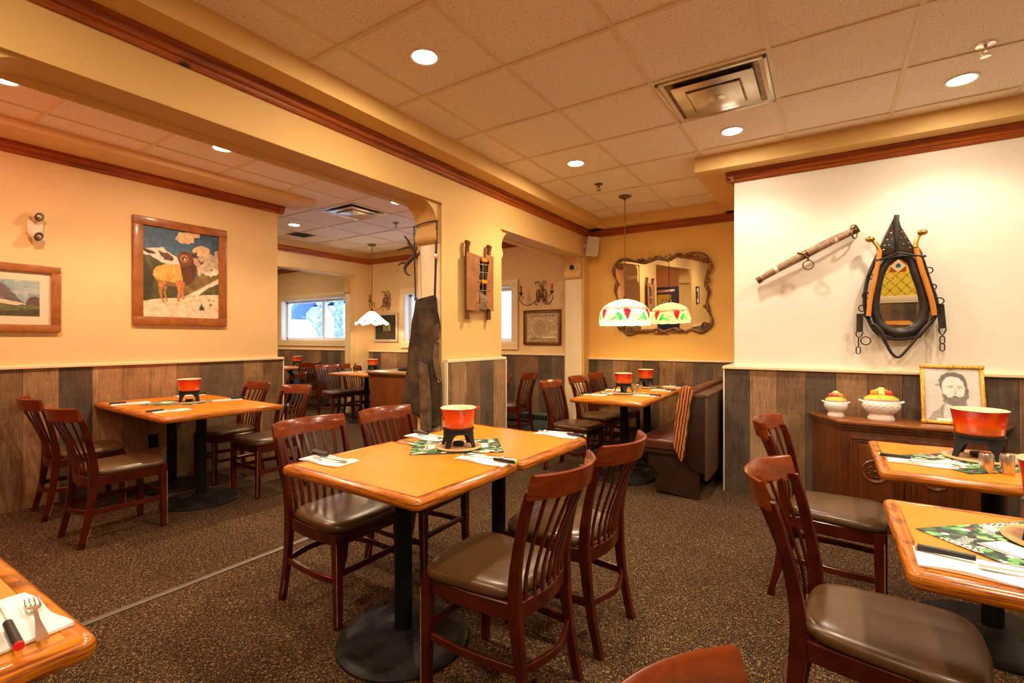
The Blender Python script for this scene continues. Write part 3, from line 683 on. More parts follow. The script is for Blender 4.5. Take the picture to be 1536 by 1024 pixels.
t = thing('white_glass_pendant', 'white handkerchief-glass pendant lamp hanging in the far room', 'pendant lamp', (-6.13, 5.3, 1.52))
c = Canvas(160, 40, (255, 250, 240))
for k in range(8):
    rr = random.Random(k); u = k / 8 + .03; c.line([(u, .05), (u + .02, .2), (u + .01, .35)], .004, (40, 44, 50), 1, .25); c.ell(u + .025, .22, .012, .06, (50, 60, 60), 1, .2, .02, k); c.ell(u + .05, .12, .01, .04, (90, 120, 90), 1)
M_WGL = lampglass('lit_white_glass', .25, .5)
c.mesh('glass_shade', lambda u, v: ((.235 * (1 - v) ** .8 + .03) * math.cos(2 * PI * u), (.235 * (1 - v) ** .8 + .03) * math.sin(2 * PI * u), .20 * v ** 1.15 + .022 * math.sin(16 * PI * u) * (1 - v) ** 3), M_WGL, t, True)
b = BM(); cyl(b, (0, 0, .19), (0, 0, 1.27), .006); lathe(b, [(.02, .18), (.035, .2), (.012, .24)], 12); 
for s in (-1, 1): tube(b, smooth([(0, 0, .25), (s * .05, 0, .27), (s * .06, 0, .33), (s * .02, 0, .34), (s * .015, 0, .30)], 5), .005, 5)
build('rod', b, M_BRONZE, t); b = BM(); lathe(b, [(.07, 1.28), (.07, 1.272), (.05, 1.255), (.01, 1.245)], 20); build('ceiling_canopy', b, M_BRONZE, t)
l = bpy.data.lights.new('lamp', 'POINT'); l.energy = 12; l.color = (1, .75, .48); l.shadow_soft_size = .04; o = bpy.data.objects.new('lamp', l); C.objects.link(o); o.parent = t; o.location = (0, 0, .06)

# ================================================================= CHAIRS
def make_chair():
    t = thing('dining_chair', 'x', 'chair')
    # upholstered seat
    def outline(k):
        P = []
        for x, y in ((.205, .215), (-.02, .212), (-.195, .178)): P.append((x, y))
        n = 40; out = []
        for i in range(n):
            a = 2 * PI * i / n; ca, sa = math.cos(a), math.sin(a); e = .42
            sx = abs(ca) ** e * (1 if ca > 0 else -1); sy = abs(sa) ** e * (1 if sa > 0 else -1)
            hw = .198 + .018 * sx; out.append((.205 * sx * k + .003 * 0 + .012 * (1 - abs(sy)) * k * (1 if sx > 0 else 0), hw * sy * k))
        return out
    b = BM(); rows = [[Vector((x, y, z)) for x, y in outline(k)] for k, z in ((.93, .417), (.985, .422), (1.0, .435), (.99, .447), (.955, .456), (.88, .4635), (.72, .468), (.4, .4705), (.1, .4712))]
    loops(b, rows, True, 0, True, True); build('seat', b, M_SEAT, t, ang=60)
    b = BM()
    sweep(b, [(.175, -.165, .39), (.175, .165, .39)], rect(.022, .058, .003), up=(0, 0, 1))
    for s in (-1, 1): sweep(b, smooth([(.175, s * .178, .39), (.0, s * .186, .39), (-.195, s * .168, .39)], 5), rect(.022, .058, .003), up=(0, 0, 1))
    sweep(b, smooth([(-.198, -.17, .39), (-.225, 0, .39), (-.198, .17, .39)], 6), rect(.022, .058, .003), up=(0, 0, 1)); build('seat_frame', b, M_CHAIR, t)
    for s in (-1, 1):
        b = BM(); rows = []
        for z, h in ((0, .0155), (.2, .018), (.40, .021), (.418, .020)):
            c = Vector((.172 + .006 * (1 - z / .4), s * .182, z)); rows.append([c + Vector(p) for p in ((-h, -h + .004, 0), (-h + .004, -h, 0), (h - .004, -h, 0), (h, -h + .004, 0), (h, h - .004, 0), (h - .004, h, 0), (-h + .004, h, 0), (-h, h - .004, 0))])
        loops(b, rows, True, 0, True, True); cyl(b, (.178 + .0152, s * .182 + s * .0152, .02), (.172 + .0195, s * .182 + s * .0195, .38), .0013, n=5, mi=1); build('leg', b, [M_CHAIR, M_CHAIR_WORN], t)
    post = [(-.262, 0), (-.235, .12), (-.212, .26), (-.200, .40), (-.202, .50), (-.222, .62), (-.252, .74), (-.272, .80)]
    ypos = lambda z: .172 + .022 * max(0, z - .35) / .45
    for s in (-1, 1):
        b = BM(); P = smooth([(x, s * ypos(z), z) for x, z in post], 3); rows = []
        for p in P:
            z = p.z; hx = .0165 + .006 * math.exp(-((z - .4) / .16) ** 2); hy = .0125 + .002 * (z < .45)
            rows.append([p + Vector(q) for q in ((-hx, -hy + .003, 0), (-hx + .003, -hy, 0), (hx - .003, -hy, 0), (hx, -hy + .003, 0), (hx, hy - .003, 0), (hx - .003, hy, 0), (-hx + .003, hy, 0), (-hx, hy - .003, 0))])
        loops(b, rows, True, 0, True, True); cyl(b, (-.262 + .017, s * (.172 + .013), .02), (-.236 + .019, s * (.172 + .0135), .11), .0015, n=5, mi=1); o = build('back_post', b, [M_CHAIR, M_CHAIR_WORN], t)
    # curved crest rail
    b = BM(); rows = []; n = 18
    for i in range(n + 1):
        k = i / n * 2 - 1; y = k * .2085; bow = .082 * (1 - abs(k) ** 2.2)
        for_row = []
        for dz, dx, th in ((0, 0, .0), (.002, 0, .004), (.04, -.010, .004), (.080, -.021, .003), (.084, -.022, 0)): pass
        x0 = -.270 - bow; h = .009
        q = [(x0 + h, .778), (x0 + h - .009, .818), (x0 + h - .019, .856), (x0 - .019, .861), (x0 - h - .017, .856), (x0 - h - .010, .818), (x0 - h, .778), (x0, .775)]
        rows.append([Vector((x, y, z)) for x, z in q])
    loops(b, rows, True, 0, True, True); build('crest_rail', b, M_RAIL, t, ang=50)
    b = BM()
    for i in range(7):
        k = (i - 3) / 3.9; y1 = k * .195; y0 = k * .166; bow = .076 * (1 - abs(k) ** 2.2); lo = .030 * (1 - k * k)
        P = smooth([(-.200 - lo, y0, .405), (-.204 - lo, (y0 * .8 + y1 * .2), .50), (-.232 - (lo * .6 + bow * .4), (y0 + y1) / 2, .64), (-.268 - bow, y1, .785)], 3)
        sweep(b, P, rect(.008, .0185, .002), up=(0, 1, 0))
    build('back_slats', b, M_CHAIR, t)
    b = BM()
    for s in (-1, 1): sweep(b, smooth([(.175, s * .180, .205), (0, s * .192, .205), (-.218, s * .172, .205)], 5), rect(.016, .030, .003), up=(0, 0, 1))
    sweep(b, [(.175, -.18, .235), (.175, .18, .235)], rect(.016, .028, .003), up=(0, 0, 1))
    sweep(b, smooth([(-.22, -.165, .205), (-.262, 0, .205), (-.22, .165, .205)], 6), rect(.016, .030, .003), up=(0, 0, 1))
    build('stretcher', b, M_CHAIR, t)
    return t
CH = make_chair(); first = [True]
def chair(x, y, deg, lab, group='cherry dining chairs with brown vinyl seats'):
    o = CH if first[0] else dup(CH); first[0] = False
    o.location = (x, y, 0); o.rotation_euler = (0, 0, math.radians(deg)); o['label'] = lab; o['group'] = group; return o
chair(-1.985, 1.555, 0, 'dining chair at the middle table nearest the metal carpet joint, closest to the viewer')
chair(-1.955, 2.055, 2, 'dining chair at the middle table in front of the hanging leather apron')
chair(-1.045, 1.495, 180, 'dining chair showing its back at the middle table, above the round black base')
chair(-1.020, 2.000, 178, 'dining chair showing its back at the middle table, further along toward the bench')
chair(-3.985, 1.30, 91, 'dining chair with its back to us at the table under the ram painting')
chair(-4.745, 1.33, 86, 'dining chair against the board wall, behind the chair turned from us')
chair(-4.66, 2.315, 268, 'dining chair against the board wall across the table under the ram painting')
chair(-4.00, 2.315, 271, 'dining chair facing us on the aisle side of the table under the ram painting')
chair(.045, 2.885, -6, 'dining chair between the buffet and the table set with the steel shakers')
chair(.150, 1.775, -6, 'big dining chair with shiny seat at the table with the floral placemat')
chair(.150, .475, -8, 'dining chair of which only the crest rail shows at the bottom edge')
chair(-2.045, 4.315, 0, 'dining chair at the bench table, first of the three facing the bench')
chair(-2.055, 4.970, 1, 'dining chair at the bench table, middle one of the three facing the bench')
chair(-2.055, 5.470, -1, 'dining chair at the bench table, last of the three by the corner')
chair(-3.41, 4.58, 180, 'dining chair partly hidden by the pillar, seen through the smaller opening')
chair(-3.415, 5.215, 186, 'dining chair under the framed map, seen through the smaller opening')
chair(-6.52, 4.93, -6, 'dining chair facing the station cabinet at the far room table')
chair(-6.50, 5.42, 2, 'dining chair near the corner post at the far room table')
chair(-8.0, 5.30, 176, 'dining chair in front of the wide window with a shiny dark crest')
chair(-5.72, 3.42, 212, 'dining chair with a navy jacket over it beyond the end of the ram painting wall')
chair(-9.05, 5.25, 2, 'dining chair beside the wide window peeping past the wall end')
chair(-5.62, 5.50, 268, 'dining chair behind the station cabinet at the far room table')
# jacket over the far chair
t = thing('jacket', 'navy jacket draped over a chair crest beyond the ram painting wall', 'jacket', (-5.72, 3.42, 0), math.radians(212))
b = BM(); rows = []
for i in range(13):
    k = i / 12; z = .50 + .375 * k; rows.append([Vector((-.335 - .02 * math.sin(5 * y * 9 + k * 4) - .02 * (1 - k) + .03 * (k > .98), y, z - .02 * math.sin(y * 20))) for y in [(.0 + .24 * j / 10) for j in range(11)]])
rows2 = [[p + Vector((.05 + .03 * (1 - i / 12), 0, 0)) for p in r] for i, r in enumerate(rows)]
rows2.reverse(); loops(b, rows + rows2, False); fixn(b); jk = build('body', b, M_DENIM, t, ang=180)
b = BM(); tube(b, smooth([(-.37, .22, .80), (-.40, .26, .68), (-.38, .27, .55)], 5), .035, 8); build('sleeve', b, M_DENIM, t)

# ================================================================= TABLES
def make_table(w, d, lab, x, y, rz=0, bx=0, by=0, R=.275, TZ=.755, basevis=True):
    t = thing('dining_table', lab, 'table', (x, y, 0), math.radians(rz), 'honey wood pedestal tables')
    def rr(w, d, r, z, n=5):
        P = []
        for cx, cy, a0 in ((w / 2 - r, d / 2 - r, 0), (-w / 2 + r, d / 2 - r, PI / 2), (-w / 2 + r, -d / 2 + r, PI), (w / 2 - r, -d / 2 + r, 3 * PI / 2)):
            for i in range(n + 1): a = a0 + PI / 2 * i / n; P.append(Vector((cx + r * math.cos(a), cy + r * math.sin(a), z)))
        return P
    b = BM(); rows = []
    for ins, z in ((.06, TZ - .040), (.012, TZ - .040), (.003, TZ - .036), (0, TZ - .026), (.0, TZ - .016), (.004, TZ - .006), (.012, TZ - .0008), (.020, TZ), (.036, TZ), (.0375, TZ - .002), (.045, TZ - .002)):
        rows.append(rr(w - 2 * ins, d - 2 * ins, max(.004, .024 - ins * .6), z))
    loops(b, rows, True); build('edge_band', b, M_EDGE, t, ang=50)
    b = BM(); loops(b, [rr(w - .076, d - .076, .003, TZ - .038), rr(w - .076, d - .076, .003, TZ - .0012)], True, 0, True, True); build('tabletop', b, M_TOP, t, ang=30)
    b = BM(); cyl(b, (bx, by, .03), (bx, by, TZ - .045), .037, n=24); build('column', b, M_BLACK, t)
    b = BM()
    for a in range(4): M = Matrix.Translation((bx, by, 0)) @ Matrix.Rotation(a * PI / 2 + PI / 4, 4, 'Z'); box(b, 0, -.02, TZ - .062, min(w, d) * .36, .02, TZ - .0405, .004, 0, M)
    build('spider', b, M_BLACK, t)
    b = BM(); lathe(b, [(R, 0), (R, .010), (R - .012, .018), (R - .05, .022), (R * .5, .030), (.075, .040), (.055, .046), (.045, .052), (.038, .053)], 48, (bx, by, 0)); build('base_plate', b, M_BASE, t, ang=50)
    return t
make_table(.795, .600, 'wooden table closest to the viewer of the pair in the middle of the room', -1.497, 1.452, -1.5, -.02, .03)
make_table(.800, .625, 'wooden table pushed against the middle pair toward the bench', -1.468, 2.070, -1.5, .02, .03, R=.27)
make_table(.70, .84, 'wooden table of the pair under the ram painting, on the aisle side', -4.005, 1.85, -1.5, -.17, .03)
make_table(.68, .84, 'wooden table of the pair under the ram painting, touching the board wall', -4.698, 1.868, -1.5, -.08, .05, R=.25)
make_table(.67, .80, 'wooden table at the bench carrying the steel shakers beside its pot', -1.585, 4.285, 0, .01, .05)
make_table(.67, .80, 'wooden table at the bench against the alcove wall under the ornate mirror', -1.590, 5.087, 0, .01, -.05)
make_table(.78, .71, 'wooden table in front of the carved buffet', .570, 2.77, 0, .03, .10)
make_table(.76, .62, 'wooden table with floral placemat cut by the picture edge', .535, 1.71, 0, .05, 0)
make_table(.78, .66, 'wooden table of which one napkin corner fills the bottom edge of the photo', -1.468, -.012, 1, 0, -.1)
make_table(.69, .90, 'wooden table half hidden behind the pillar below the framed map', -4.02, 5.10, 0)
make_table(.85, .80, 'wooden table in the far room behind the station cabinet', -6.045, 5.12, 0, 0, 0)
make_table(.72, .72, 'wooden table in the window bay under the wide window', -8.46, 5.38, 0)
make_table(.78, .66, 'wooden table by the leaded windows, seen in the horse collar mirror', .95, -2.6, 0)

# ================================================================= TABLEWARE
TZ = .755
def make_pot():
    t = thing('fondue_pot', 'x', 'pot')
    n = 48; prof = [(.000, .0005), (.066, .0), (.072, .004), (.0775, .05), (.0845, .092), (.087, .096), (.0845, .0975), (.081, .094), (.075, .05), (.069, .012), (.06, .008), (.0, .007)]
    def ring(r, z): 
        P = []
        for i in range(n):
            a = 2 * PI * i / n; k = 1
            if r > .08:
                d = abs((a - PI * 1.5 + PI) % (2 * PI) - PI); k = 1 + .10 * math.exp(-(d / .22) ** 2)
            P.append(Vector((r * k * math.cos(a), r * k * math.sin(a), z)))
        return P
    b = BM(); loops(b, [ring(r or .001, z) for r, z in prof[:6]], True, 0, True); build('body', b, M_POT, t, ang=60)
    b = BM(); loops(b, [ring(r or .001, z) for r, z in prof[5:]], True, 0, False, True); build('cream_lining', b, M_ENAMEL_IN, t, ang=60)
    b = BM(); box(b, -.014, .08, .078, .014, .125, .09, .005); build('handle_stub', b, M_POT, t)
    return t
def make_stand():
    t = thing('burner_stand', 'x', 'stand'); n = 96; H = .088; th = .005
    def zb(a):
        k = (a / (PI / 2)) % 1; d = abs(k - .5) * 2     # d=1 at legs, 0 mid arch
        if d > .79: return 0
        return H * .72 * math.sqrt(max(0, 1 - (d / .80) ** 4))
    def R(z, a): d = max(0, 1 - z / H); return .070 + .022 * d ** 1.5
    rows = []
    A = [2 * PI * i / n + .0001 for i in range(n)]
    m = 6; outer = [[Vector((R(z, a) * math.cos(a), R(z, a) * math.sin(a), z)) for a in A for z in [zb(a) + (H - zb(a)) * j / m]] for j in range(m + 1)]
    inner = [[Vector(((R(z, a) - th) * math.cos(a), (R(z, a) - th) * math.sin(a), z)) for a in A for z in [zb(a) + (H - zb(a)) * j / m]] for j in range(m, -1, -1)]
    b = BM(); loops(b, outer + inner + [outer[0]], True); bmesh.ops.remove_doubles(b, verts=b.verts, dist=1e-5); lathe(b, [(.066, H - .006), (.076, H - .006), (.077, H), (.070, H + .002), (.066, H)], 48, cap0=False, cap1=False); fixn(b); build('legged_ring', b, M_IRON, t, ang=45)
    b = BM(); lathe(b, [(.026, .004), (.028, .014), (.026, .020), (.012, .021), (.012, .018)], 24); build('burner_cup', b, M_IRON, t)
    return t
def make_trivet():
    t = thing('round_trivet', 'x', 'trivet'); b = BM(); lathe(b, [(.092, 0), (.108, 0), (.113, .004), (.112, .009), (.106, .0115), (.098, .0105), (.092, .006)], 48, cap0=False, cap1=False)
    b2 = BM(); build('wooden_rim', b, M_TRIVET, t, ang=60); b2 = BM(); lathe(b2, [(.093, .0), (.093, .006), (.01, .0062)], 40); build('cork_disc', b2, M_CORK, t); return t
PT, ST, TR = make_pot(), make_stand(), make_trivet(); used = set()
def inst(proto, name, x, y, z, rz, lab):
    o = proto if name not in used else dup(proto); used.add(name); o.location = (x, y, z); o.rotation_euler = (0, 0, math.radians(rz)); o['label'] = lab; return o
def fondue(x, y, rz, where, trivet=True, s=1, z=TZ):
    if trivet:
        o = inst(TR, 't', x, y, z + .0022, rz, 'round cork trivet with wooden rim, pot %s' % where); o['group'] = 'round trivets'; zz = z + .0085; o.scale = (s, s, 1)
    else: zz = z
    o = inst(ST, 's', x, y, zz, rz + 20, 'black four-legged burner stand holding the pot %s' % where); o['group'] = 'fondue burner stands'; o.scale = (s, s, s)
    o = inst(PT, 'p', x, y, zz + .0895 * s, rz, 'red to orange enamelled fondue pot %s' % where); o['group'] = 'red fondue pots'; o.scale = (s, s, s)
fondue(-1.492, 1.822, -15, 'on the middle table pair', s=1.0)
fondue(-4.40, 1.895, 90, 'on the tables under the ram painting')
fondue(-1.640, 4.50, 10, 'at the bench, closer to the shakers'); fondue(-1.640, 5.185, 10, 'at the bench, under the ornate mirror')
fondue(.560, 2.885, 8, 'in front of the bearded man portrait', s=1.12); fondue(.515, 1.790, 8, 'cut by the picture edge beside the floral placemat', s=1.1)
fondue(-6.18, 5.36, 0, 'behind the station cabinet in the far room', s=1.0); fondue(-8.42, 5.48, 0, 'in the window bay')

# floral placemats
def mat_canvas(seed):
    c = Canvas(150, 105, (22, 44, 36)); r = random.Random(seed)
    for k in range(170):
        x, y = r.random(), r.random(); c.ell(x, y, .03 + .03 * r.random(), .018 + .02 * r.random(), r.choice([(52, 120, 60), (104, 168, 96), (60, 100, 62), (135, 185, 118), (30, 74, 50), (22, 44, 38)]), 1, .2, .01, k % 11, r.uniform(0, 3))
    for k in range(16): x, y = r.random(), r.random(); c.ell(x, y, .02, .024, (176, 40, 34), .9, .2, .01, k % 9)
    for k in range(22):
        x, y, a = r.random(), r.random(), r.uniform(0, 6.28)
        for j in range(6):
            px, py = x + .028 * j * math.cos(a), y + .04 * j * math.sin(a)
            for s in (-1, 1): c.line([(px, py), (px + .035 * math.cos(a + s * .8), py + .05 * math.sin(a + s * .8))], .0045, (226, 228, 220), .95, .7)
    for k in range(10): x, y = r.random(), r.random(); c.ell(x, y, .02, .026, (236, 236, 226), .9, .1, .03, k)
    for x0 in (.15, .66):
        c.poly([(x0, .36), (x0 + .19, .36), (x0 + .19, .66), (x0, .66)], (236, 230, 222)); c.poly([(x0 + .01, .36), (x0 + .022, .36), (x0 + .022, .66), (x0 + .01, .66)], (190, 40, 40))
    return c
M_MAT = attrmat('printed_paper', .55)
def placemat(x, y, deg, lab, w=.40, d=.30, seed=1, z=TZ):
    a = math.radians(deg); c = mat_canvas(seed)
    o = c.mesh('paper_placemat', lambda u, v: ((u - .5) * w, (v - .5) * d, .0012 + .0006 * math.sin(u * 9 + v * 5)), M_MAT, None, True)
    me = o.data; m = o.modifiers.new('thick', 'SOLIDIFY'); m.thickness = .0006; m.offset = 1
    o.location = (x, y, z); o.rotation_euler = (0, 0, a); tag(o, lab, 'placemat', 'green floral paper placemats')
placemat(-1.515, 1.838, 40, 'green floral paper placemat set diagonally on the middle tables', .43, .31, 1)
placemat(-4.47, 1.85, 38, 'green floral paper placemat set diagonally under the ram painting', .42, .31, 2)
placemat(.53, 2.80, 41, 'green floral paper placemat diagonal on the table by the buffet', .43, .31, 3)
placemat(.47, 1.755, 41, 'large-looking green floral paper placemat with white sprigs at the picture edge', .43, .31, 4)
placemat(-1.66, 4.50, 38, 'floral paper placemat under the bench pot by the shakers', .40, .30, 5); placemat(-1.66, 5.18, 38, 'floral paper placemat under the bench pot below the ornate mirror', .40, .30, 6)
placemat(-6.15, 5.20, 30, 'floral paper placemat in the far room', .40, .30, 7)

# napkin, fondue fork, table fork
def make_napkin():
    b = BM(); nx, ny = 14, 8; r = random.Random(2)
    def P(i, j, top): u, v = i / nx, j / ny; return Vector(((u - .5) * .25, (v - .5) * .115 + .004 * math.sin(u * 7), (.0045 + .0018 * math.sin(u * 6 + v * 3) + .003 * (abs(v - .5) > .45) * math.sin(u * 5) ** 2) if top else .0008))
    for top in (1, 0):
        V = [[b.verts.new(P(i, j, top)) for i in range(nx + 1)] for j in range(ny + 1)]
        for j in range(ny):
            for i in range(nx): b.faces.new((V[j][i], V[j][i + 1], V[j + 1][i + 1], V[j + 1][i]))
        if top: T = V
    B2 = V; edge = [(0, i) for i in range(nx)] + [(j, nx) for j in range(ny)] + [(ny, i) for i in range(nx, 0, -1)] + [(j, 0) for j in range(ny, 0, -1)]
    for k in range(len(edge)):
        a, c = edge[k], edge[(k + 1) % len(edge)]; b.faces.new((T[a[0]][a[1]], T[c[0]][c[1]], B2[c[0]][c[1]], B2[a[0]][a[1]]))
    fixn(b); o = build('paper_napkin', b, M_PAPER, ang=60); tag(o, 'x', 'napkin'); return o
def make_ff(tip):
    t = thing('fondue_fork', 'x', 'fondue fork')
    b = BM(); cyl(b, (-.118, 0, .008), (-.012, 0, .008), .0078, .0072, 12); build('handle', b, M_HANDLE, t)
    b = BM(); cyl(b, (-.1215, 0, .008), (-.117, 0, .008), .007, .0079, 12); build('colour_tip', b, tip, t)
    b = BM(); cyl(b, (-.014, 0, .008), (.125, 0, .006), .0014, n=6)
    for s in (-1, 1): tube(b, [(.122, 0, .006), (.128, s * .005, .006), (.145, s * .005, .006)], .001, 5)
    build('shaft', b, M_CHROME, t); return t
def make_fork():
    b = BM()
    for a, w0, z0, c, w1, z1 in ((-.095, .0085, .0035, -.07, .0075, .0035), (-.07, .0075, .0035, -.01, .0035, .0055), (-.01, .0035, .0055, .035, .003, .007), (.035, .003, .007, .05, .0105, .006), (.05, .0105, .006, .06, .0115, .0045)):
        loops(b, [[Vector((x, -w, z)), Vector((x, w, z)), Vector((x, w, z + .0016)), Vector((x, -w, z + .0016))] for x, w, z in ((a, w0, z0), (c, w1, z1))], True, 0, True, True)
    for k in range(4):
        y = -.0095 + .00633 * k; sweep(b, smooth([(.059, y, .0052), (.075, y, .0042), (.098, y, .0085)], 3), rect(.0026, .0016))
    o = build('table_fork', b, M_CHROME, ang=60); tag(o, 'x', 'fork'); return o
NK, FK = make_napkin(), make_fork(); FFS = {'r': make_ff(M_RED), 'l': make_ff(M_LIME), 'o': make_ff(M_ORANGE)}; u2 = set()
def put(proto, key, x, y, z, deg, lab, grp):
    if key in u2: o = dup(proto)
    else: o = proto; u2.add(key)
    o.location = (x, y, z); o.rotation_euler = (0, 0, math.radians(deg)); o['label'] = lab; o['group'] = grp; return o
def setting(x, y, deg, where, ff=((-.01, .012, 180, 'l'),), fk=(.02, -.018, 0), s=1, z=TZ, short=None):
    a = math.radians(deg); W = lambda p, q: (x + p * math.cos(a) - q * math.sin(a), y + p * math.sin(a) + q * math.cos(a))
    o = put(NK, 'n', x, y, z, deg, 'white paper napkin under cutlery %s' % where, 'paper napkins'); o.scale = (s, s, 1)
    for i, (p, q, d, c) in enumerate(ff):
        X, Y = W(p, q); nm = {'r': 'red', 'l': 'lime', 'o': 'orange'}[c]
        put(FFS[c], 'f' + c, X, Y, z + .0065, deg + d, ('black-handled fondue fork with %s tip %s' % (nm, where)) if i == 0 else 'second black-handled fondue fork %s' % where, 'fondue forks')
    if fk: X, Y = W(fk[0], fk[1]); put(FK, 'k', X, Y, z + .0065, deg + fk[2], 'steel table fork %s' % where, 'table forks')
setting(-1.795, 1.315, 2, 'on the middle table corner by the carpet joint', ((-.03, .022, -6, 'l'), (-.045, .043, -6, 'l')), (.02, -.01, 186), .98)
setting(-1.775, 1.915, -3, 'in front of the chair by the leather apron', ((-.01, .02, -4, 'l'),), (.03, -.01, 4))
setting(-1.235, 1.69, -1, 'at the seam of the middle tables', ((.04, -.008, 184, 'l'),), (-.03, .022, 200))
setting(-1.225, 2.355, -2, 'at the middle table corner toward the bench', ((.045, -.005, 180, 'l'),), (-.03, .025, 200))
setting(-4.70, 1.60, 75, 'beside the board wall on the tables under the ram', ((-.02, .02, 0, 'l'),), None); setting(-3.985, 1.60, 88, 'at the aisle corner under the ram painting', ((-.03, .02, 0, 'r'),), (.05, -.01, 0), .95)
setting(-4.30, 2.14, 262, 'beyond the pot on the tables under the ram', ((-.02, .015, 0, 'l'),), (.03, -.01, 0), .9); setting(-4.93, 2.13, 265, 'in the wall corner of the tables under the ram', ((-.02, .015, 0, 'l'),), None, .9)
setting(-1.805, 4.20, 3, 'in front of the first chair at the bench table', ((-.03, .015, 0, 'l'),), None, .8); setting(-1.80, 4.72, 3, 'in front of the middle chair at the bench table', ((-.02, .02, 0, 'l'),), None, .8)
setting(-1.40, 4.40, 8, 'on the bench side near the table end', ((.03, .0, 180, 'l'),), (-.02, .02, 190), .8); setting(-1.40, 4.93, 6, 'on the bench side beside the shakers', ((.03, .0, 180, 'l'),), None, .8); setting(-1.41, 5.36, 6, 'on the bench side by the alcove wall', ((.03, .0, 180, 'l'),), None, .8)
setting(.335, 2.65, -3, 'on the table before the buffet', ((-.02, .025, -3, 'l'),), (.05, -.02, 4), .9); setting(.80, 2.98, 10, 'beyond the shakers at the picture edge', ((.02, 0, 180, 'l'),), (-.05, .02, 186), .9)
setting(.315, 1.505, -2, 'on the table with the large floral placemat', ((-.012, .028, -2, 'o'),), (.07, -.0, 4), 1.08)
setting(-1.265, .245, 4, 'on the table corner at the bottom edge', ((.02, -.010, 172, 'r'), (-.03, -.032, 172, 'r')), (.05, .022, 172 - 180 + 176), .9)
setting(-6.30, 4.95, 5, 'at the far room table', ((-.02, .02, 0, 'l'),), None, .8); setting(-8.45, 5.20, 90, 'on the window bay table', ((-.02, .02, 0, 'l'),), None, .9)

def shaker(x, y, lab, s=1):
    global SH
    if SH is None:
        SH = thing('steel_shaker', lab, 'shaker', group='steel salt and pepper shakers'); b = BM(); lathe(b, [(.0185, 0), (.0195, .002), (.0195, .058), (.018, .0625)], 28); build('body', b, M_STEEL, SH)
        b = BM(); lathe(b, [(.018, .0625), (.017, .066), (.006, .067)], 28); build('lid', b, M_CHROME, SH)
        o = SH
    else: o = dup(SH)
    o.location = (x, y, TZ); o['label'] = lab; o.scale = (s, s, s); return o
SH = None
shaker(.530, 2.622, 'steel shaker in front of the buffet table pot, the one further from the picture edge', 1.15); shaker(.592, 2.637, 'steel shaker in front of the buffet table pot, the one by the picture edge', 1.15)
shaker(-1.655, 4.80, 'steel shaker on the bench table by the chair side'); shaker(-1.60, 4.79, 'steel shaker on the bench table by the bench side')
# ================================================================= BENCH, BUFFET, CABINET
t = thing('bench', 'dark brown settle with vinyl cushions and scrolled end along the alcove', 'bench', (0, 0, 0))
b = BM(); prism(b, [(-.845, .0), (-1.18, .03), (-1.205, .06), (-1.19, .085), (-1.165, .12), (-1.165, .17), (-1.20, .205), (-1.245, .225), (-1.255, .27), (-1.255, .34), (-.845, .34)], 4.02, 4.05, 'Y'); build('end_panel', b, M_BENCHWOOD, t)
b = BM(); prism(b, [(-.85, .0), (-1.18, .03), (-1.165, .12), (-1.20, .205), (-1.255, .34), (-.85, .34)], 5.6, 5.63, 'Y'); build('end_panel', b, M_BENCHWOOD, t)
b = BM(); box(b, -1.30, 4.0, .335, -.86, 5.82, .365, .004); box(b, -1.29, 4.03, .285, -1.27, 5.8, .34, .002); build('seat_board', b, M_BENCHWOOD, t)
b = BM(); prism(b, [(-.945, .30), (-.955, .84), (-.86, .84), (-.80, .84), (-.80, .22), (-.86, .22)], 3.995, 4.02, 'Y', bev=.002); build('back_end_panel', b, M_BENCHWOOD, t)
b = BM(); box(b, -.797, 3.99, .17, -.775, 5.82, .815, .002); build('back_board', b, M_BENCHBACK, t)
b = BM(); box(b, -.95, 3.99, .815, -.77, 5.82, .84, .003); build('cap_board', b, M_BENCHBACK, t)
b = BM(); box(b, -1.33, 4.0, .365, -.97, 5.82, .455, .022, seg=4); build('seat_cushion', b, M_VINYL, t)
b = BM(); prism(b, [(-1.0, .40), (-.93, .39), (-.875, .86), (-.91, .885), (-.955, .87)], 4.01, 5.82, 'Y', bev=.015); build('back_cushion', b, M_VINYL, t)
# striped blanket over the bench back end
M_BLANKET = blanket_mat(); b = BM(); rows = []
prof = [(-.972, .305), (-1.000, .36), (-1.026, .44), (-1.014, .60), (-.998, .76), (-.975, .875), (-.945, .905), (-.905, .90), (-.885, .87), (-.905, .74), (-.925, .58), (-.940, .44), (-.950, .33)]
for k, y in enumerate((3.945, 3.95, 3.965, 3.989)):
    q = (.90, .985, 1, 1)[k]; cx, cz = -.955, .6
    rows.append([Vector((cx + (p.x - cx) * q + .004 * math.sin(p.z * 40), y, cz + (p.z - cz) * (1 - (1 - q) * .3))) for p in smooth([(x, 0, z) for x, z in prof], 4, True)])
loops(b, rows, True, 0, True, True); fixn(b); o = build('hanging_blanket', b, M_BLANKET, ang=70)
tag(o, 'orange and red striped blanket hung over the end of the bench back', 'blanket')

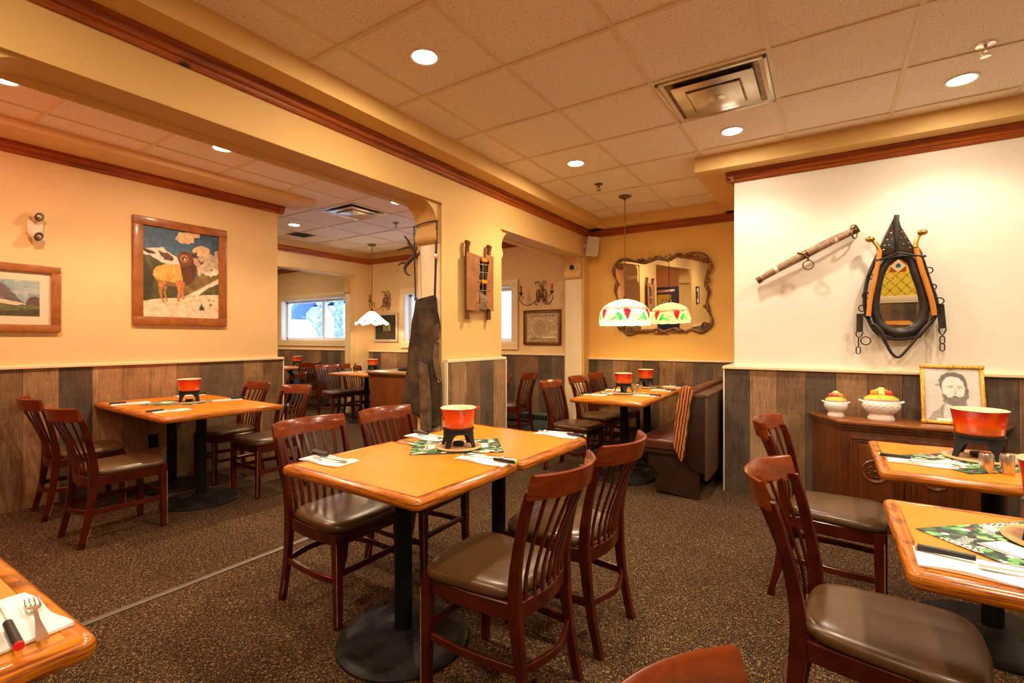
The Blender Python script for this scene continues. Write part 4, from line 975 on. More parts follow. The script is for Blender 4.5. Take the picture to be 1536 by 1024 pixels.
# carved buffet
t = thing('buffet', 'carved walnut buffet with canted ends against the pale wall', 'buffet', (0, 0, 0))
def bufpoly(e, y0=4.02): return [(-.10 - e, 4.395), (.085 - e * .4, y0 - e), (.815 + e * .4, y0 - e), (1.00 + e, 4.395)]
b = BM(); prism(b, bufpoly(-.01), .05, .66, 'Z', bev=.003); build('body', b, M_CABINET, t)
b = BM(); prism(b, bufpoly(.012), .0, .055, 'Z', bev=.004); build('plinth', b, M_CABINET, t)
b = BM(); prism(b, bufpoly(.0), .655, .675, 'Z', bev=.004); prism(b, bufpoly(.012), .675, .70, 'Z', bev=.006); build('frieze_moulding', b, M_CABINET, t)
b = BM(); prism(b, bufpoly(.028), .700, .722, 'Z', bev=.007); build('top', b, M_CABTOP, t)
for x0, cx in ((.125, .272), (.430, .577)):
    x1 = x0 + .295; y = 4.03; d = BM(); box(d, x0, y - .018, .09, x1, y, .625, .004)
    for ins, w_ in ((.012, .010), (.030, .008)):
        for a in ((x0 + ins, .09 + ins, x1 - ins, .09 + ins + w_), (x0 + ins, .625 - ins - w_, x1 - ins, .625 - ins), (x0 + ins, .09 + ins, x0 + ins + w_, .625 - ins), (x1 - ins - w_, .09 + ins, x1 - ins, .625 - ins)): box(d, a[0], y - .026, a[1], a[2], y - .016, a[3], .003)
    box(d, x0 + .055, y - .027, .135, x1 - .055, y - .016, .575, .008)
    dr = build('door', d, M_CABINET, t); b = BM(); Mx = Matrix.Translation((cx, y - .027, .40)) @ Matrix.Rotation(PI / 2, 4, 'X')
    lathe(b, [(.078, .0), (.078, .006), (.072, .010), (.064, .008), (.058, .003), (.054, .0025)], 40, M=Mx, cap1=True)
    build('medallion', b, M_CABINET, dr); b = BM()
    for k in range(5):
        a = 2 * PI * k / 5 + .3; pts = [((.018 + .026 * q) * math.cos(a + 1.6 * q * q), (.018 + .026 * q) * math.sin(a + 1.6 * q * q)) for q in [i / 7 for i in range(8)]]
        tube(b, [(cx + p, y - .033, .40 + q) for p, q in pts], .005, 6); a2 = a + .75; sphere(b, (cx + .036 * math.cos(a2), y - .033, .40 + .036 * math.sin(a2)), .010, 8, 6, sc=(1, .5, 1))
    sphere(b, (cx, y - .033, .40), .013, 10, 6, sc=(1, .6, 1)); torus(b, (cx, y - .033, .40), .022, .003, 18, 6, M=Matrix.Rotation(PI / 2, 3, 'X')); build('carved_rosette', b, M_CABINET, dr)
    b = BM()
    for q in (.19, .53): cyl(b, (x0 - .003, y - .02, q), (x0 - .003, y - .02, q + .045), .004, n=8)
    build('hinge', b, M_BRONZE, dr)
# tureens
def tureen(x, y, s, lab, wide):
    t = thing('lidded_tureen', lab, 'tureen', (x, y, .722), 0, 'basketweave tureens with fruit lids'); t.scale = (s, s, s * 1.17)
    b = BM(); n = 64; prof = [(.064, 0), (.066, .008), (.057, .024), (.058, .034), (.074, .046), (.088, .066), (.092, .086), (.086, .104), (.078, .112), (.084, .122), (.080, .124)]
    rows = []; P2 = []
    for i, (a_, c_) in enumerate(zip(prof, prof[1:])):
        m_ = 3 if 3 <= i <= 7 else 1
        for q_ in range(m_): P2.append((a_[0] + (c_[0] - a_[0]) * q_ / m_, a_[1] + (c_[1] - a_[1]) * q_ / m_, i))
    P2.append((*prof[-1], 10))
    for j_, (r, z, i) in enumerate(P2):
        row = []
        for j in range(n):
            a = 2 * PI * j / n; k = 1 + (.030 * math.sin(16 * a + PI * (j_ // 2)) if 3 <= i <= 8 else .012 * math.sin(12 * a)); row.append(Vector((r * k * wide * math.cos(a), r * k * math.sin(a), z)))
        rows.append(row)
    loops(b, rows, True, 0, True, True); build('bowl', b, M_CERAMIC, t, ang=60)
    for q in (-1, 1):
        b = BM(); tube(b, smooth([(q * .076 * wide, -.02, .10), (q * .098 * wide, -.016, .108), (q * .104 * wide, 0, .110), (q * .098 * wide, .016, .108), (q * .076 * wide, .02, .10)], 4), .006, 6); build('handle', b, M_CERAMIC, t)
    b = BM(); lathe(b, [(.085, .121), (.082, .130), (.055, .146), (.02, .152)], 36, sx=wide * .97); L = build('lid', b, M_YELLOWC, t, ang=60)
    fr = [(-.035, -.02, .145, .018, M_FR_OR if wide > 1.1 else M_FR_RED), (.0, -.028, .143, .017, M_FR_GR if wide > 1.1 else M_FR_PU), (.034, -.018, .145, .018, M_FR_RED if wide > 1.1 else M_FR_OR), (.0, .0, .160, .020, M_FR_LEM), (-.018, .02, .15, .016, M_FR_GR), (.02, .02, .15, .016, M_FR_OR)]
    for fx, fy, fz, r, m in [(a, b_, c_ + .014, d_ * 1.12, e_) for a, b_, c_, d_, e_ in fr]: b = BM(); sphere(b, (fx * wide, fy, fz), r, 14, 9, sc=(1.15, 1, .9)); build('fruit', b, m, L)
    return t
tureen(.058, 4.235, .80, 'smaller white basketweave tureen with fruit lid at the buffet corner', 1.0)
tureen(.320, 4.225, .98, 'larger white basketweave tureen with fruit lid beside the portrait', 1.22)
# leaning portrait
Q6 = quadmap([(325, 405), (925, 395), (1020, 920), (400, 950)], 0)
c = Canvas(130, 160, (196, 188, 176)); f = Q6
c.put(c.X < .45, (178, 170, 158), .35); c.put(c.noise(6, 4) > .55, (206, 200, 188), .4)
P = lambda L: [f(p) for p in L]
c.poly(P([(430, 930), (480, 860), (560, 800), (600, 760), (800, 740), (860, 800), (930, 900), (960, 930), (960, 960), (430, 960)]), (150, 142, 130), 1, .15, .01)
c.poly(P([(600, 780), (640, 750), (780, 740), (830, 800), (850, 930), (600, 940)]), (206, 196, 186), 1, .1)
for k in range(9):
    for j in range(6): q = f((620 + 26 * k, 800 + 22 * j)); c.ell(q[0], q[1], .010, .012, (170, 130, 125) if (k + j) % 2 else (130, 122, 118), .7)
c.line(P([(575, 770), (570, 880), (620, 930)]), .008, (96, 90, 84), .9, 1.25); c.line(P([(800, 760), (850, 850), (870, 920)]), .008, (96, 90, 84), .9, 1.25)
c.poly(P([(520, 590), (505, 520), (530, 470), (600, 440), (690, 435), (760, 460), (810, 520), (830, 590), (850, 650), (840, 700), (560, 690)]), (92, 84, 76), 1, .2, .02)
c.poly(P([(545, 600), (550, 540), (580, 495), (640, 480), (720, 490), (770, 530), (800, 590), (800, 680), (760, 730), (620, 720), (570, 660)]), (214, 204, 190), 1, .05, .005)
c.poly(P([(500, 590), (520, 590), (555, 640), (560, 670), (535, 660)]), (200, 190, 176)); c.ell(*f((490, 575)), .04, .02, (120, 112, 104), .8, .2, .02)
c.poly(P([(560, 655), (600, 680), (640, 700), (680, 680), (720, 672), (770, 690), (810, 630), (850, 690), (830, 770), (780, 820), (720, 790), (660, 780), (590, 750), (560, 700)]), (112, 103, 94), 1, .3, .05, 3)
c.line(P([(672, 688), (740, 686)]), .008, (60, 54, 50), 1, 1.25); c.line(P([(610, 590), (650, 578), (672, 588)]), .010, (90, 82, 74), 1, 1.25); c.line(P([(715, 585), (745, 575), (775, 592)]), .010, (90, 82, 74), 1, 1.25)
c.ell(*f((645, 600)), .022, .010, (60, 54, 50), .9); c.ell(*f((738, 600)), .022, .010, (60, 54, 50), .9); c.poly(P([(695, 600), (712, 600), (722, 655), (680, 660)]), (184, 172, 158)); c.line(P([(678, 660), (722, 658)]), .006, (120, 110, 100), .9, 1.25)
c.tex(.12, 40).soft(4); c.poly(P([(525, 915), (820, 905), (830, 935), (525, 950)]), (236, 228, 216))
t = thing('portrait_picture', 'gilt-framed black and white portrait of a bearded man leaning on the buffet', 'picture', (.690, 4.17, .7245), math.radians(-3)); t.rotation_euler = (math.radians(-19), 0, math.radians(-2))
M_PRINT = attrmat('framed_print', .5, coat=.15)
w, h, e = .318, .400, .022
c.mesh('photograph', lambda u, v: (-w / 2 + e + (w - 2 * e) * u, .004, e + (h - 2 * e) * v), M_PRINT, t)
b = BM()
for a in ((-w / 2, 0, w / 2, e), (-w / 2, h - e, w / 2, h), (-w / 2, 0, -w / 2 + e, h), (w / 2 - e, 0, w / 2, h)): box(b, a[0], -.010, a[1], a[2], .010, a[3], .006)
for q in [(sx * (w / 2 - .012), sz) for sx in (-1, 1) for sz in (.012, h - .012)] + [(0, .012), (0, h - .012)]: sphere(b, (q[0], -.009, q[1]), .017, 10, 6, sc=(1, .5, 1))
build('frame', b, M_GILT, t); b = BM(); box(b, -w / 2 + .006, .006, .006, w / 2 - .006, .010, h - .006); build('backing', b, M_CABINET, t)
# station cabinet in the side room
t = thing('station_cabinet', 'stained wooden station cabinet behind the leather apron', 'cabinet', (0, 0, 0))
b = BM(); box(b, -4.54, 3.90, .0, -3.66, 4.40, .855, .004); build('body', b, M_STATION, t)
b = BM(); box(b, -4.58, 3.865, .875, -3.63, 4.42, .90, .005); build('worktop', b, wood('worn_worktop', (.30, .16, .07), (.42, .25, .12), (4, 8, 8), 3, .35, .2), t)
b = BM(); box(b, -4.56, 3.88, .845, -3.65, 4.41, .877, .006); build('moulding', b, M_CABINET, t)
t = thing('serving_tray', 'dark oval tray on the station cabinet', 'tray', (-4.17, 4.24, .90)); b = BM(); lathe(b, [(.16, .0), (.19, .022), (.186, .024), (.155, .006), (.01, .005)], 32, sx=1.3, sy=.8); build('dish', b, M_BENCHWOOD, t)
for k, lab in ((0, 'small white creamer on the station cabinet beside the apron'), (1, 'small chrome creamer on the station cabinet next to the white one')):
    t = thing('creamer_jug', lab, 'jug', (-4.02 + .07 * k, 4.22 + .02 * k, .906)); b = BM(); lathe(b, [(.02, 0), (.024, .02), (.018, .04), (.024, .055), (.022, .055), (.016, .04), (.01, .01)], 16); build('body', b, M_CERAMIC if k == 0 else M_CHROME, t)
# baseboard heater, outlet
t = thing('baseboard_heater', 'grey-green heater on the floor below the framed map', 'heater', (0, 0, 0)); b = BM(); box(b, -3.62, 5.77, .0, -3.02, 5.838, .26, .006); build('casing', b, M_GREENMET, t)
b = BM()
for k in range(12): box(b, -3.60 + .048 * k, 5.762, .17, -3.565 + .048 * k, 5.771, .235, .002)
build('grille', b, M_BASE, t)
t = thing('wall_outlet', 'dark wall outlet in the boards under the ram painting tables', 'outlet', (XL, 1.888, .366)); b = BM(); box(b, .0, -.04, -.06, .006, .04, .06, .003); build('cover_plate', b, M_BLACK, t)
b = BM(); box(b, .005, -.018, .008, .009, .018, .042, .002); box(b, .005, -.018, -.042, .009, .018, -.008, .002); build('socket', b, M_IRON, t)

# ================================================================= WALL DECORATION
Y0 = 4.42
t = thing('horse_collar_mirror', 'black leather horse collar with orange wooden hames framing a mirror', 'mirror', (0, 0, 0)); D = 4.375
HC = [(.437, 1.868), (.371, 1.834), (.329, 1.748), (.306, 1.625), (.297, 1.501), (.318, 1.401), (.369, 1.344), (.437, 1.321), (.506, 1.338), (.555, 1.396), (.572, 1.502), (.555, 1.623), (.523, 1.734), (.497, 1.825)]
pts = smooth([(x, D, z) for x, z in HC], 5, True); b = BM(); sc = [1 + .30 * max(0, (1.5 - p.z) / .18) for p in pts]; tube(b, pts, .027, 12, True, 0, sc); build('padded_collar', b, M_LEATHER, t, ang=80)
b = BM(); ip = smooth([(x, 0, z) for x, z in [(.433, 1.86), (.363, 1.79), (.325, 1.624), (.305, 1.466), (.340, 1.385), (.402, 1.345), (.472, 1.344), (.532, 1.393), (.556, 1.481), (.535, 1.613), (.500, 1.757)]], 3, True)
Mt = Matrix.Translation((0, D + .012, 1.6)) @ Matrix.Rotation(math.radians(3.4), 4, 'X') @ Matrix.Translation((0, 0, -1.6))
a = BM(); prism(a, [(p.x, p.z) for p in ip], 0, .004, 'Y'); merge(b, a, 0, Mt); build('mirror_glass', b, M_MIRROR, t, smooth=False)
CAP = [(.425, 2.155), (.405, 2.15), (.376, 2.08), (.325, 1.946), (.318, 1.90), (.336, 1.862), (.42, 1.884), (.508, 1.862), (.518, 1.90), (.504, 1.935), (.442, 2.072)]
b = BM(); prism(b, CAP, 4.345, 4.40, 'Y', bev=.010); build('leather_cap', b, M_LEATHER, t, ang=60)
b = BM(); prism(b, [(.400, 2.155), (.432, 2.155), (.428, 2.0), (.426, 1.89), (.408, 1.89), (.404, 2.0)], 4.328, 4.35, 'Y', bev=.006); build('cap_strap', b, M_LEATHER, t)
b = BM()
for x, z in ((.385, 2.03), (.365, 1.985), (.35, 1.945), (.375, 1.945), (.39, 1.985), (.445, 2.03), (.462, 1.99), (.482, 1.95), (.455, 1.945), (.44, 1.985), (.345, 1.915), (.49, 1.915)): sphere(b, (x, 4.343, z), .0055, 8, 5, sc=(1, .6, 1))
build('brass_studs', b, M_BRASS, t)
for L, Lb in (([(.256, 1.445), (.266, 1.559), (.295, 1.728), (.316, 1.862), (.320, 1.915)], [(.320, 1.912), (.308, 1.945), (.290, 1.975), (.265, 1.997)]), ([(.618, 1.440), (.609, 1.523), (.582, 1.643), (.546, 1.787), (.522, 1.909)], [(.520, 1.915), (.522, 1.945), (.535, 1.984), (.557, 2.014)])):
    b = BM(); sweep(b, smooth([(x, 4.345, z) for x, z in L], 5), rect(.030, .030, .007), up=(0, 1, 0)); h = build('hame', b, M_HAME, t, ang=50)
    b = BM(); tube(b, smooth([(x, 4.343, z) for x, z in Lb], 4), .0125, 10, scale=[1.25 - .5 * i / 12 for i in range(13)]); sphere(b, (Lb[-1][0], 4.34, Lb[-1][1]), .027, 16, 10, sc=(1.1, 1, .82)); build('brass_knob', b, M_BRASS, h, ang=60)
b = BM(); up = (0, 1, 0)
for P_, w_ in (([(.327, 1.917), (.286, 1.819), (.249, 1.697), (.235, 1.56), (.245, 1.468), (.286, 1.354), (.349, 1.291), (.437, 1.28), (.515, 1.291)], .026), ([(.523, 1.931), (.557, 1.84), (.598, 1.674), (.631, 1.554), (.635, 1.457), (.598, 1.383), (.523, 1.291)], .026), ([(.300, 1.841), (.35, 1.855), (.402, 1.874), (.429, 1.885), (.489, 1.866), (.557, 1.849), (.575, 1.85)], .016), ([(.300, 1.835), (.36, 1.85), (.43, 1.862), (.50, 1.856), (.56, 1.85)], .010)):
    sweep(b, smooth([(x, 4.365 if w_ > .02 else 4.335, z) for x, z in P_], 4), rect(.008, w_, .003), up=(1, 0, 0)) if 0 else tube(b, smooth([(x, 4.372 if w_ > .02 else 4.335, z) for x, z in P_], 4), w_ / 2, 7)
build('hame_strap', b, M_LEATHER, t, ang=60)
b = BM(); tube(b, smooth([(.29, 1.36, ), ] and [(.285, 4.352, 1.375), (.345, 4.35, 1.274), (.385, 4.35, 1.185), (.42, 4.35, 1.150), (.455, 4.35, 1.178), (.532, 4.35, 1.296), (.600, 4.352, 1.395)], 5), .0095, 8); box(b, .515, 4.337, 1.285, .61, 4.353, 1.42, .004, M=Matrix.Translation((.56, 0, 1.35)) @ Matrix.Rotation(math.radians(-40), 4, 'Y') @ Matrix.Translation((-.56, 0, -1.35)) @ Matrix.Translation((0, 0, 0))) if 0 else None
tube(b, smooth([(.285, 4.345, 1.385), (.325, 4.34, 1.335), (.355, 4.34, 1.27)], 4), .017, 8); tube(b, smooth([(.605, 4.345, 1.40), (.565, 4.34, 1.345), (.53, 4.34, 1.29)], 4), .015, 8); build('belly_strap', b, M_LEATHER, t, ang=60)
for s, (x0, z0, x1, z1) in (('a', (.207, 1.464, .205, 1.330)), ('b', (.654, 1.515, .666, 1.350))):
    b = BM(); sweep(b, [(x0, 4.375, z0), (x1, 4.375, z1)], rect(.040, .012, .003) if 0 else [(-.005, -.020), (.005, -.020), (.005, .020), (-.005, .020)], up=(1, 0, 0)); build('trace_strap', b, M_LEATHER, t)
RX = Matrix.Rotation(PI / 2, 3, 'X'); b = BM()
for x, z, r in ((.221, 1.503, .023), (.254, 1.454, .024), (.648, 1.537, .022), (.625, 1.484, .030), (.266, 1.73, .018), (.242, 1.594, .022), (.593, 1.751, .020), (.613, 1.636, .018), (.24, 1.266, .029)): torus(b, (x, 4.352, z), r, .0038, 18, 6, M=RX)
build('iron_ring', b, M_IRON, t); b = BM()
for P_ in ([(.184, 4.372, 1.330), (.184, 4.37, 1.31), (.198, 4.37, 1.285), (.215, 4.37, 1.300), (.226, 4.37, 1.33)], [(.198, 4.37, 1.285), (.199, 4.37, 1.225)]): tube(b, P_, .0042, 6)
build('chain_link', b, M_IRON, t); b = BM()
for P_ in ([(.645, 4.37, 1.35), (.650, 4.37, 1.325), (.664, 4.37, 1.30), (.678, 4.37, 1.325), (.684, 4.37, 1.35)],): tube(b, P_, .0042, 6)
build('chain_link', b, M_IRON, t); b = BM()
def link(b, x, z, h=.026, w_=.013): tube(b, [Vector((x + w_ * math.cos(a), 4.37, z + (h - w_) * (1 if math.sin(a) > 0 else -1) + w_ * math.sin(a))) for a in [2 * PI * (k + .5) / 10 for k in range(10)]], .0036, 6, True)
link(b, .197, 1.195); build('chain_link', b, M_IRON, t); b = BM(); link(b, .664, 1.272); build('chain_link', b, M_IRON, t); b = BM(); link(b, .664, 1.222); build('chain_link', b, M_IRON, t)

# singletree
t = thing('wooden_singletree', 'old wooden singletree with iron rings hung slanting on the pale wall', 'singletree', (0, 0, 0))
pts = smooth([(-.462, 4.385, 1.752), (-.406, 4.38, 1.788), (-.296, 4.37, 1.850), (-.132, 4.365, 1.932), (.04, 4.37, 2.020), (.137, 4.38, 2.064), (.184, 4.385, 2.087)], 6); k = len(pts)
b = BM(); tube(b, pts, .031, 14, scale=[.62 + .38 * math.sin(PI * i / (k - 1)) for i in range(k)]); build('bar', b, M_OLDWOOD, t, ang=60)
b = BM(); cyl(b, (-.470, 4.385, 1.748), (-.440, 4.383, 1.767), .029, .026, 14); build('ferrule', b, M_BRONZE, t); b = BM(); cyl(b, (.155, 4.383, 2.073), (.196, 4.387, 2.093), .027, .030, 14); build('ferrule', b, M_BRONZE, t)
b = BM(); cyl(b, (-.150, 4.366, 1.924), (-.118, 4.366, 1.939), .033, .033, 16); tube(b, [(-.188, 4.345, 1.944), (-.15, 4.332, 1.93), (-.118, 4.33, 1.90), (-.116, 4.336, 1.874)], .007, 6); build('clip', b, M_BRONZE, t)
b = BM(); torus(b, (-.116, 4.342, 1.846), .035, .005, 24, 8, M=RX); torus(b, (.174, 4.36, 2.055), .038, .005, 24, 8, M=Matrix.Rotation(1.1, 3, 'Z') @ RX); torus(b, (.170, 4.37, 2.10), .020, .004, 18, 8, M=RX); build('iron_ring', b, M_BRONZE, t)
b = BM()
for p in ((-.345, 1.824, -.322, 1.836), (.046, 2.020, .066, 2.030)): cyl(b, (p[0], 4.372, p[1]), (p[2], 4.372, p[3]), .030, .030, 14)
cyl(b, (.035, 4.35, 2.04), (.03, 4.345, 2.065), .004, n=6); build('cable_tie', b, M_BEIGEPL, t)

# sled frame on the pillar
t = thing('hide_covered_sled', 'brown hide-covered wooden sled frame hung on the pillar', 'sled', (0, 0, 0)); X = XP
b = BM()
for y, z0, z1 in ((3.248, 1.446, 2.05), (3.562, 1.452, 2.06)): sweep(b, smooth([(X + .035, y, z0), (X + .035, y, (z0 + z1) / 2), (X + .035, y, z1), (X + .05, y, z1 + .045), (X + .02, y, z1 + .055)], 4), rect(.034, .034, .006), up=(0, 1, 0))
build('runner', b, wood('dark_sled_wood', (.09, .03, .012), (.22, .085, .03), (8, 8, 1), 4, .6, 0), t)
b = BM()
for z in (1.60, 1.78, 1.99): box(b, X + .02, 3.24, z - .02, X + .045, 3.58, z + .02, .004)
build('crossbar', b, M_PINE, t)
r = random.Random(5); L1 = [(3.214, 1.525), (3.214, 2.015)] + [(3.39 + .008 * r.uniform(-1, 1) - .05 * math.exp(-((z - 1.95) / .1) ** 2) * 0, z) for z in [2.005 - .03 * k for k in range(17)]]
L2 = [(3.602, 1.53), (3.604, 2.03)] + [(3.512 + .007 * r.uniform(-1, 1) - .045 * (z > 1.98) - .02 * math.sin((z - 1.5) * 9), z) for z in [2.03 - .03 * k for k in range(17)]]
b = BM(); prism(b, L1, X + .052, X + .060, 'X'); build('hide_panel', b, M_HIDE, t); b = BM(); prism(b, L2, X + .052, X + .060, 'X'); build('hide_panel', b, M_HIDE, t)
b = BM(); box(b, X + .004, 3.38, 1.54, X + .02, 3.52, 2.0, .002); build('dark_backing', b, M_DARK, t)
b = BM()
for z in (1.60, 1.70, 1.78, 1.86, 1.93, 1.99): cyl(b, (X + .062, 3.36, z), (X + .062, 3.53, z + .01), .0035, n=6)
cyl(b, (X + .062, 3.435, 1.58), (X + .062, 3.44, 1.99), .003, n=6); build('lacing', b, M_STEEL, t); b = BM()
for z in (1.784, 1.975): box(b, X + .055, 3.415, z - .016, X + .07, 3.50, z + .016, .003)
build('leather_tab', b, M_HAME, t); b = BM()
for k in range(5): tube(b, smooth([(X + .05, 3.40 + .022 * k, 1.70 - .01 * k), (X + .06, 3.41 + .02 * k, 1.62), (X + .05, 3.40 + .025 * k, 1.54)], 3), .009, 6)
build('rope_bundle', b, M_OLDWOOD, t)

# antler
t = thing('antler_branch', 'dark branched antler fixed to the pillar beside the apron strap', 'antler', (0, 0, 0)); b = BM()
for P_, r_ in (([(-2.875, 2.975, 2.0), (-2.895, 2.95, 1.967), (-2.958, 2.93, 1.904), (-2.970, 2.92, 1.866), (-2.945, 2.915, 1.825), (-2.900, 2.91, 1.805)], .017), ([(-2.885, 2.96, 1.985), (-2.893, 2.95, 2.02), (-2.91, 2.94, 2.045), (-2.965, 2.93, 2.048), (-3.06, 2.92, 2.032)], .015), ([(-2.905, 2.94, 2.04), (-2.933, 2.93, 2.082), (-2.944, 2.93, 2.105), (-2.978, 2.92, 2.148)], .013), ([(-2.95, 2.93, 1.905), (-2.985, 2.92, 1.922), (-3.005, 2.91, 1.915), (-3.03, 2.90, 1.90)], .011)):
    S_ = smooth(P_, 4); tube(b, S_, r_, 8, scale=[1.1 - .75 * (i / (len(S_) - 1)) ** 1.6 for i in range(len(S_))])
build('horn', b, M_ANTLER, t, ang=60); b = BM(); lathe(b, [(.03, 0), (.03, .012), (.02, .016)], 14, M=Matrix.Translation((-2.855, 2.968, 1.99)) @ Matrix.Rotation(PI / 2, 4, 'X')); build('mount_disc', b, M_BRONZE, t)

# leather apron
t = thing('leather_apron', 'long worn leather apron hanging by straps from the pillar bracket', 'apron', (0, 0, 0)); D = 2.925
AP = [(-2.845, 1.616), (-2.742, 1.595), (-2.638, 1.632), (-2.615, 1.50), (-2.585, 1.388), (-2.600, 1.309), (-2.605, 1.18), (-2.585, 1.08), (-2.560, .95), (-2.555, .78), (-2.565, .62), (-2.60, .575), (-2.667, .565), (-2.761, .565), (-2.80, .60), (-2.86, .66), (-3.016, .70), (-2.985, .90), (-2.955, 1.08), (-2.915, 1.31), (-2.875, 1.474)]
def cloth(name, poly, m, y, amp, seed, par, th=.005):
    S2 = smooth([(x, 0, z) for x, z in poly], 4, True); zs = [p.z for p in S2]; z0, z1 = min(zs) + .003, max(zs) - .003; b = BM(); rows = []; n = 40
    def span(z):
        xs = []
        for a, c in zip(S2, S2[1:] + S2[:1]):
            if (a.z > z) != (c.z > z): xs.append(a.x + (z - a.z) / (c.z - a.z) * (c.x - a.x))
        return (min(xs), max(xs)) if xs else None
    sp = [(z0 + (z1 - z0) * i / n, span(z0 + (z1 - z0) * i / n)) for i in range(n + 1)]; sp = [q for q in sp if q[1]]
    F = lambda x, z: y + amp * (math.sin(x * 38 + seed) * (1.2 - (z - z0) / (z1 - z0)) + .5 * math.sin(x * 75 + z * 9 + seed))
    for z, (a, c) in sp: rows.append([Vector((a + (c - a) * j / 22, F(a + (c - a) * j / 22, z), z)) for j in range(23)])
    back = [[p + Vector((0, th, 0)) for p in r] for r in rows]; 
    loops(b, rows, False); loops(b, back, False)
    for s in (0, -1): loops(b, [[r[s] for r in rows], [r[s] for r in back]], False)
    loops(b, [rows[0], back[0]], False); loops(b, [rows[-1], back[-1]], False); bmesh.ops.remove_doubles(b, verts=b.verts, dist=1e-5); fixn(b); return build(name, b, m, par, ang=180)
cloth('bib_skirt', AP, M_APRON, D, .009, 1.0, t)
cloth('leg_panel', [(-2.80, 1.06), (-2.74, 1.08), (-2.69, 1.02), (-2.665, .80), (-2.665, .545), (-2.72, .535), (-2.775, .55), (-2.785, .80)], M_APRON2, D - .022, .004, 2.0, t)
cloth('side_flap', [(-2.625, 1.36), (-2.585, 1.40), (-2.575, 1.28), (-2.58, 1.10), (-2.565, .96), (-2.60, .98), (-2.64, 1.12), (-2.63, 1.22)], M_APRON2, D - .020, .003, 3.3, t)
b = BM()
sweep(b, [(-2.875, D, 2.205), (-2.80, D - .012, 2.215), (-2.70, D - .012, 2.225), (-2.622, D, 2.228)], rect(.006, .018, .002), up=(0, 1, 0)); sweep(b, [(-2.872, D + .005, 2.21), (-2.862, D, 1.9), (-2.850, D, 1.605)], rect(.014, .006, .001), up=(0, 1, 0)); sweep(b, [(-2.620, D + .005, 2.23), (-2.628, D, 1.95), (-2.640, D, 1.62)], rect(.020, .006, .001), up=(0, 1, 0))
build('strap', b, M_LEATHER, t); b = BM(); box(b, -2.64, D - .008, 1.92, -2.61, D + .004, 1.96, .002); torus(b, (-2.572, D - .02, .95), .014, .003, 14, 6, M=RX); torus(b, (-2.583, D - .02, 1.26), .010, .003, 14, 6, M=RX); build('buckle', b, M_STEEL, t)

# ornate mirror
MF = [(-2.132, 2.266), (-2.033, 2.25), (-1.921, 2.213), (-1.838, 2.21), (-1.757, 2.219), (-1.69, 2.247), (-1.625, 2.218), (-1.572, 2.21), (-1.495, 2.242), (-1.394, 2.233), (-1.307, 2.263), (-1.233, 2.269), (-1.173, 2.232), (-1.113, 2.176), (-1.095, 2.099), (-1.137, 2.014), (-1.155, 1.914), (-1.119, 1.811), (-1.143, 1.711), (-1.131, 1.622), (-1.101, 1.546), (-1.09, 1.47), (-1.125, 1.395), (-1.197, 1.358), (-1.307, 1.387), (-1.394, 1.366), (-1.495, 1.397), (-1.572, 1.389), (-1.638, 1.361), (-1.704, 1.395), (-1.811, 1.376), (-1.907, 1.377), (-2.033, 1.337), (-2.104, 1.351), (-2.154, 1.401), (-2.215, 1.463), (-2.205, 1.547), (-2.231, 1.631), (-2.198, 1.742), (-2.231, 1.883), (-2.205, 1.979), (-2.241, 2.08), (-2.249, 2.164), (-2.219, 2.225)]
mc = Vector((-1.67, 5.835, 1.81)); t = thing('ornate_mirror', 'large scrolled bronze-gilt mirror on the yellow alcove wall', 'mirror', mc); t.rotation_euler = (math.radians(2.4), 0, math.radians(-.3))
L = [Vector((x - mc.x, 0, z - mc.z)) for x, z in MF]; b = BM(); prism(b, [(p.x * .995, p.z * .99) for p in smooth(L, 3, True)], .004, .010, 'Y'); build('mirror_glass', b, M_MIRROR, t, smooth=False)
b = BM(); sp = smooth(L, 5, True); tube(b, sp, .017, 9, True, 0, [1 + .35 * math.sin(i * .55) for i in range(len(sp))]); fr = build('frame', b, M_FRAMEGOLD, t, ang=80)
def scroll(b, x, z, r, turns, a0, sgn, th=.010):
    P = []; n = 22
    for i in range(n): q = i / (n - 1); a = a0 + sgn * turns * 2 * PI * q; rr = r * (1 - .8 * q); P.append((x + rr * math.cos(a), -.008, z + rr * math.sin(a)))
    tube(b, P, th, 7, scale=[.7 + .5 * math.sin(PI * i / (n - 1)) + .3 * (i / n) for i in range(n)])
b = BM()
for (x, z, r, tu, a0, sg) in ((-2.16, 2.19, .055, 1.1, 1.6, 1), (-1.17, 2.19, .055, 1.1, 1.6, -1), (-2.15, 1.43, .055, 1.1, 4.6, -1), (-1.17, 1.43, .055, 1.1, 4.6, 1), (-1.22, 2.22, .035, 1.1, 2, 1), (-2.06, 1.40, .035, 1.1, 4, 1), (-1.13, 1.95, .03, 1, 3, -1), (-1.15, 1.66, .03, 1, 3, 1), (-2.21, 1.95, .03, 1, 0, 1), (-2.2, 1.68, .03, 1, 0, -1)): scroll(b, x - mc.x, z - mc.z, r, tu, a0, sg, .009)
for x, z in ((-1.90, 2.235), (-1.45, 2.26), (-1.69, 2.25), (-1.90, 1.365), (-1.45, 1.37), (-1.66, 1.355)):
    for s in (-1, 1):
        for k in range(4): sphere(b, (x - mc.x + s * (.018 + .026 * k), -.012, z - mc.z + .012 * math.cos(k * 1.8)), .017 - .002 * k, 8, 6, sc=(1.5, .7, .8))
    sphere(b, (x - mc.x, -.014, z - mc.z), .019, 10, 6, sc=(1, .8, 1.2))
build('carved_scrollwork', b, M_FRAMEGOLD, t, ang=70)

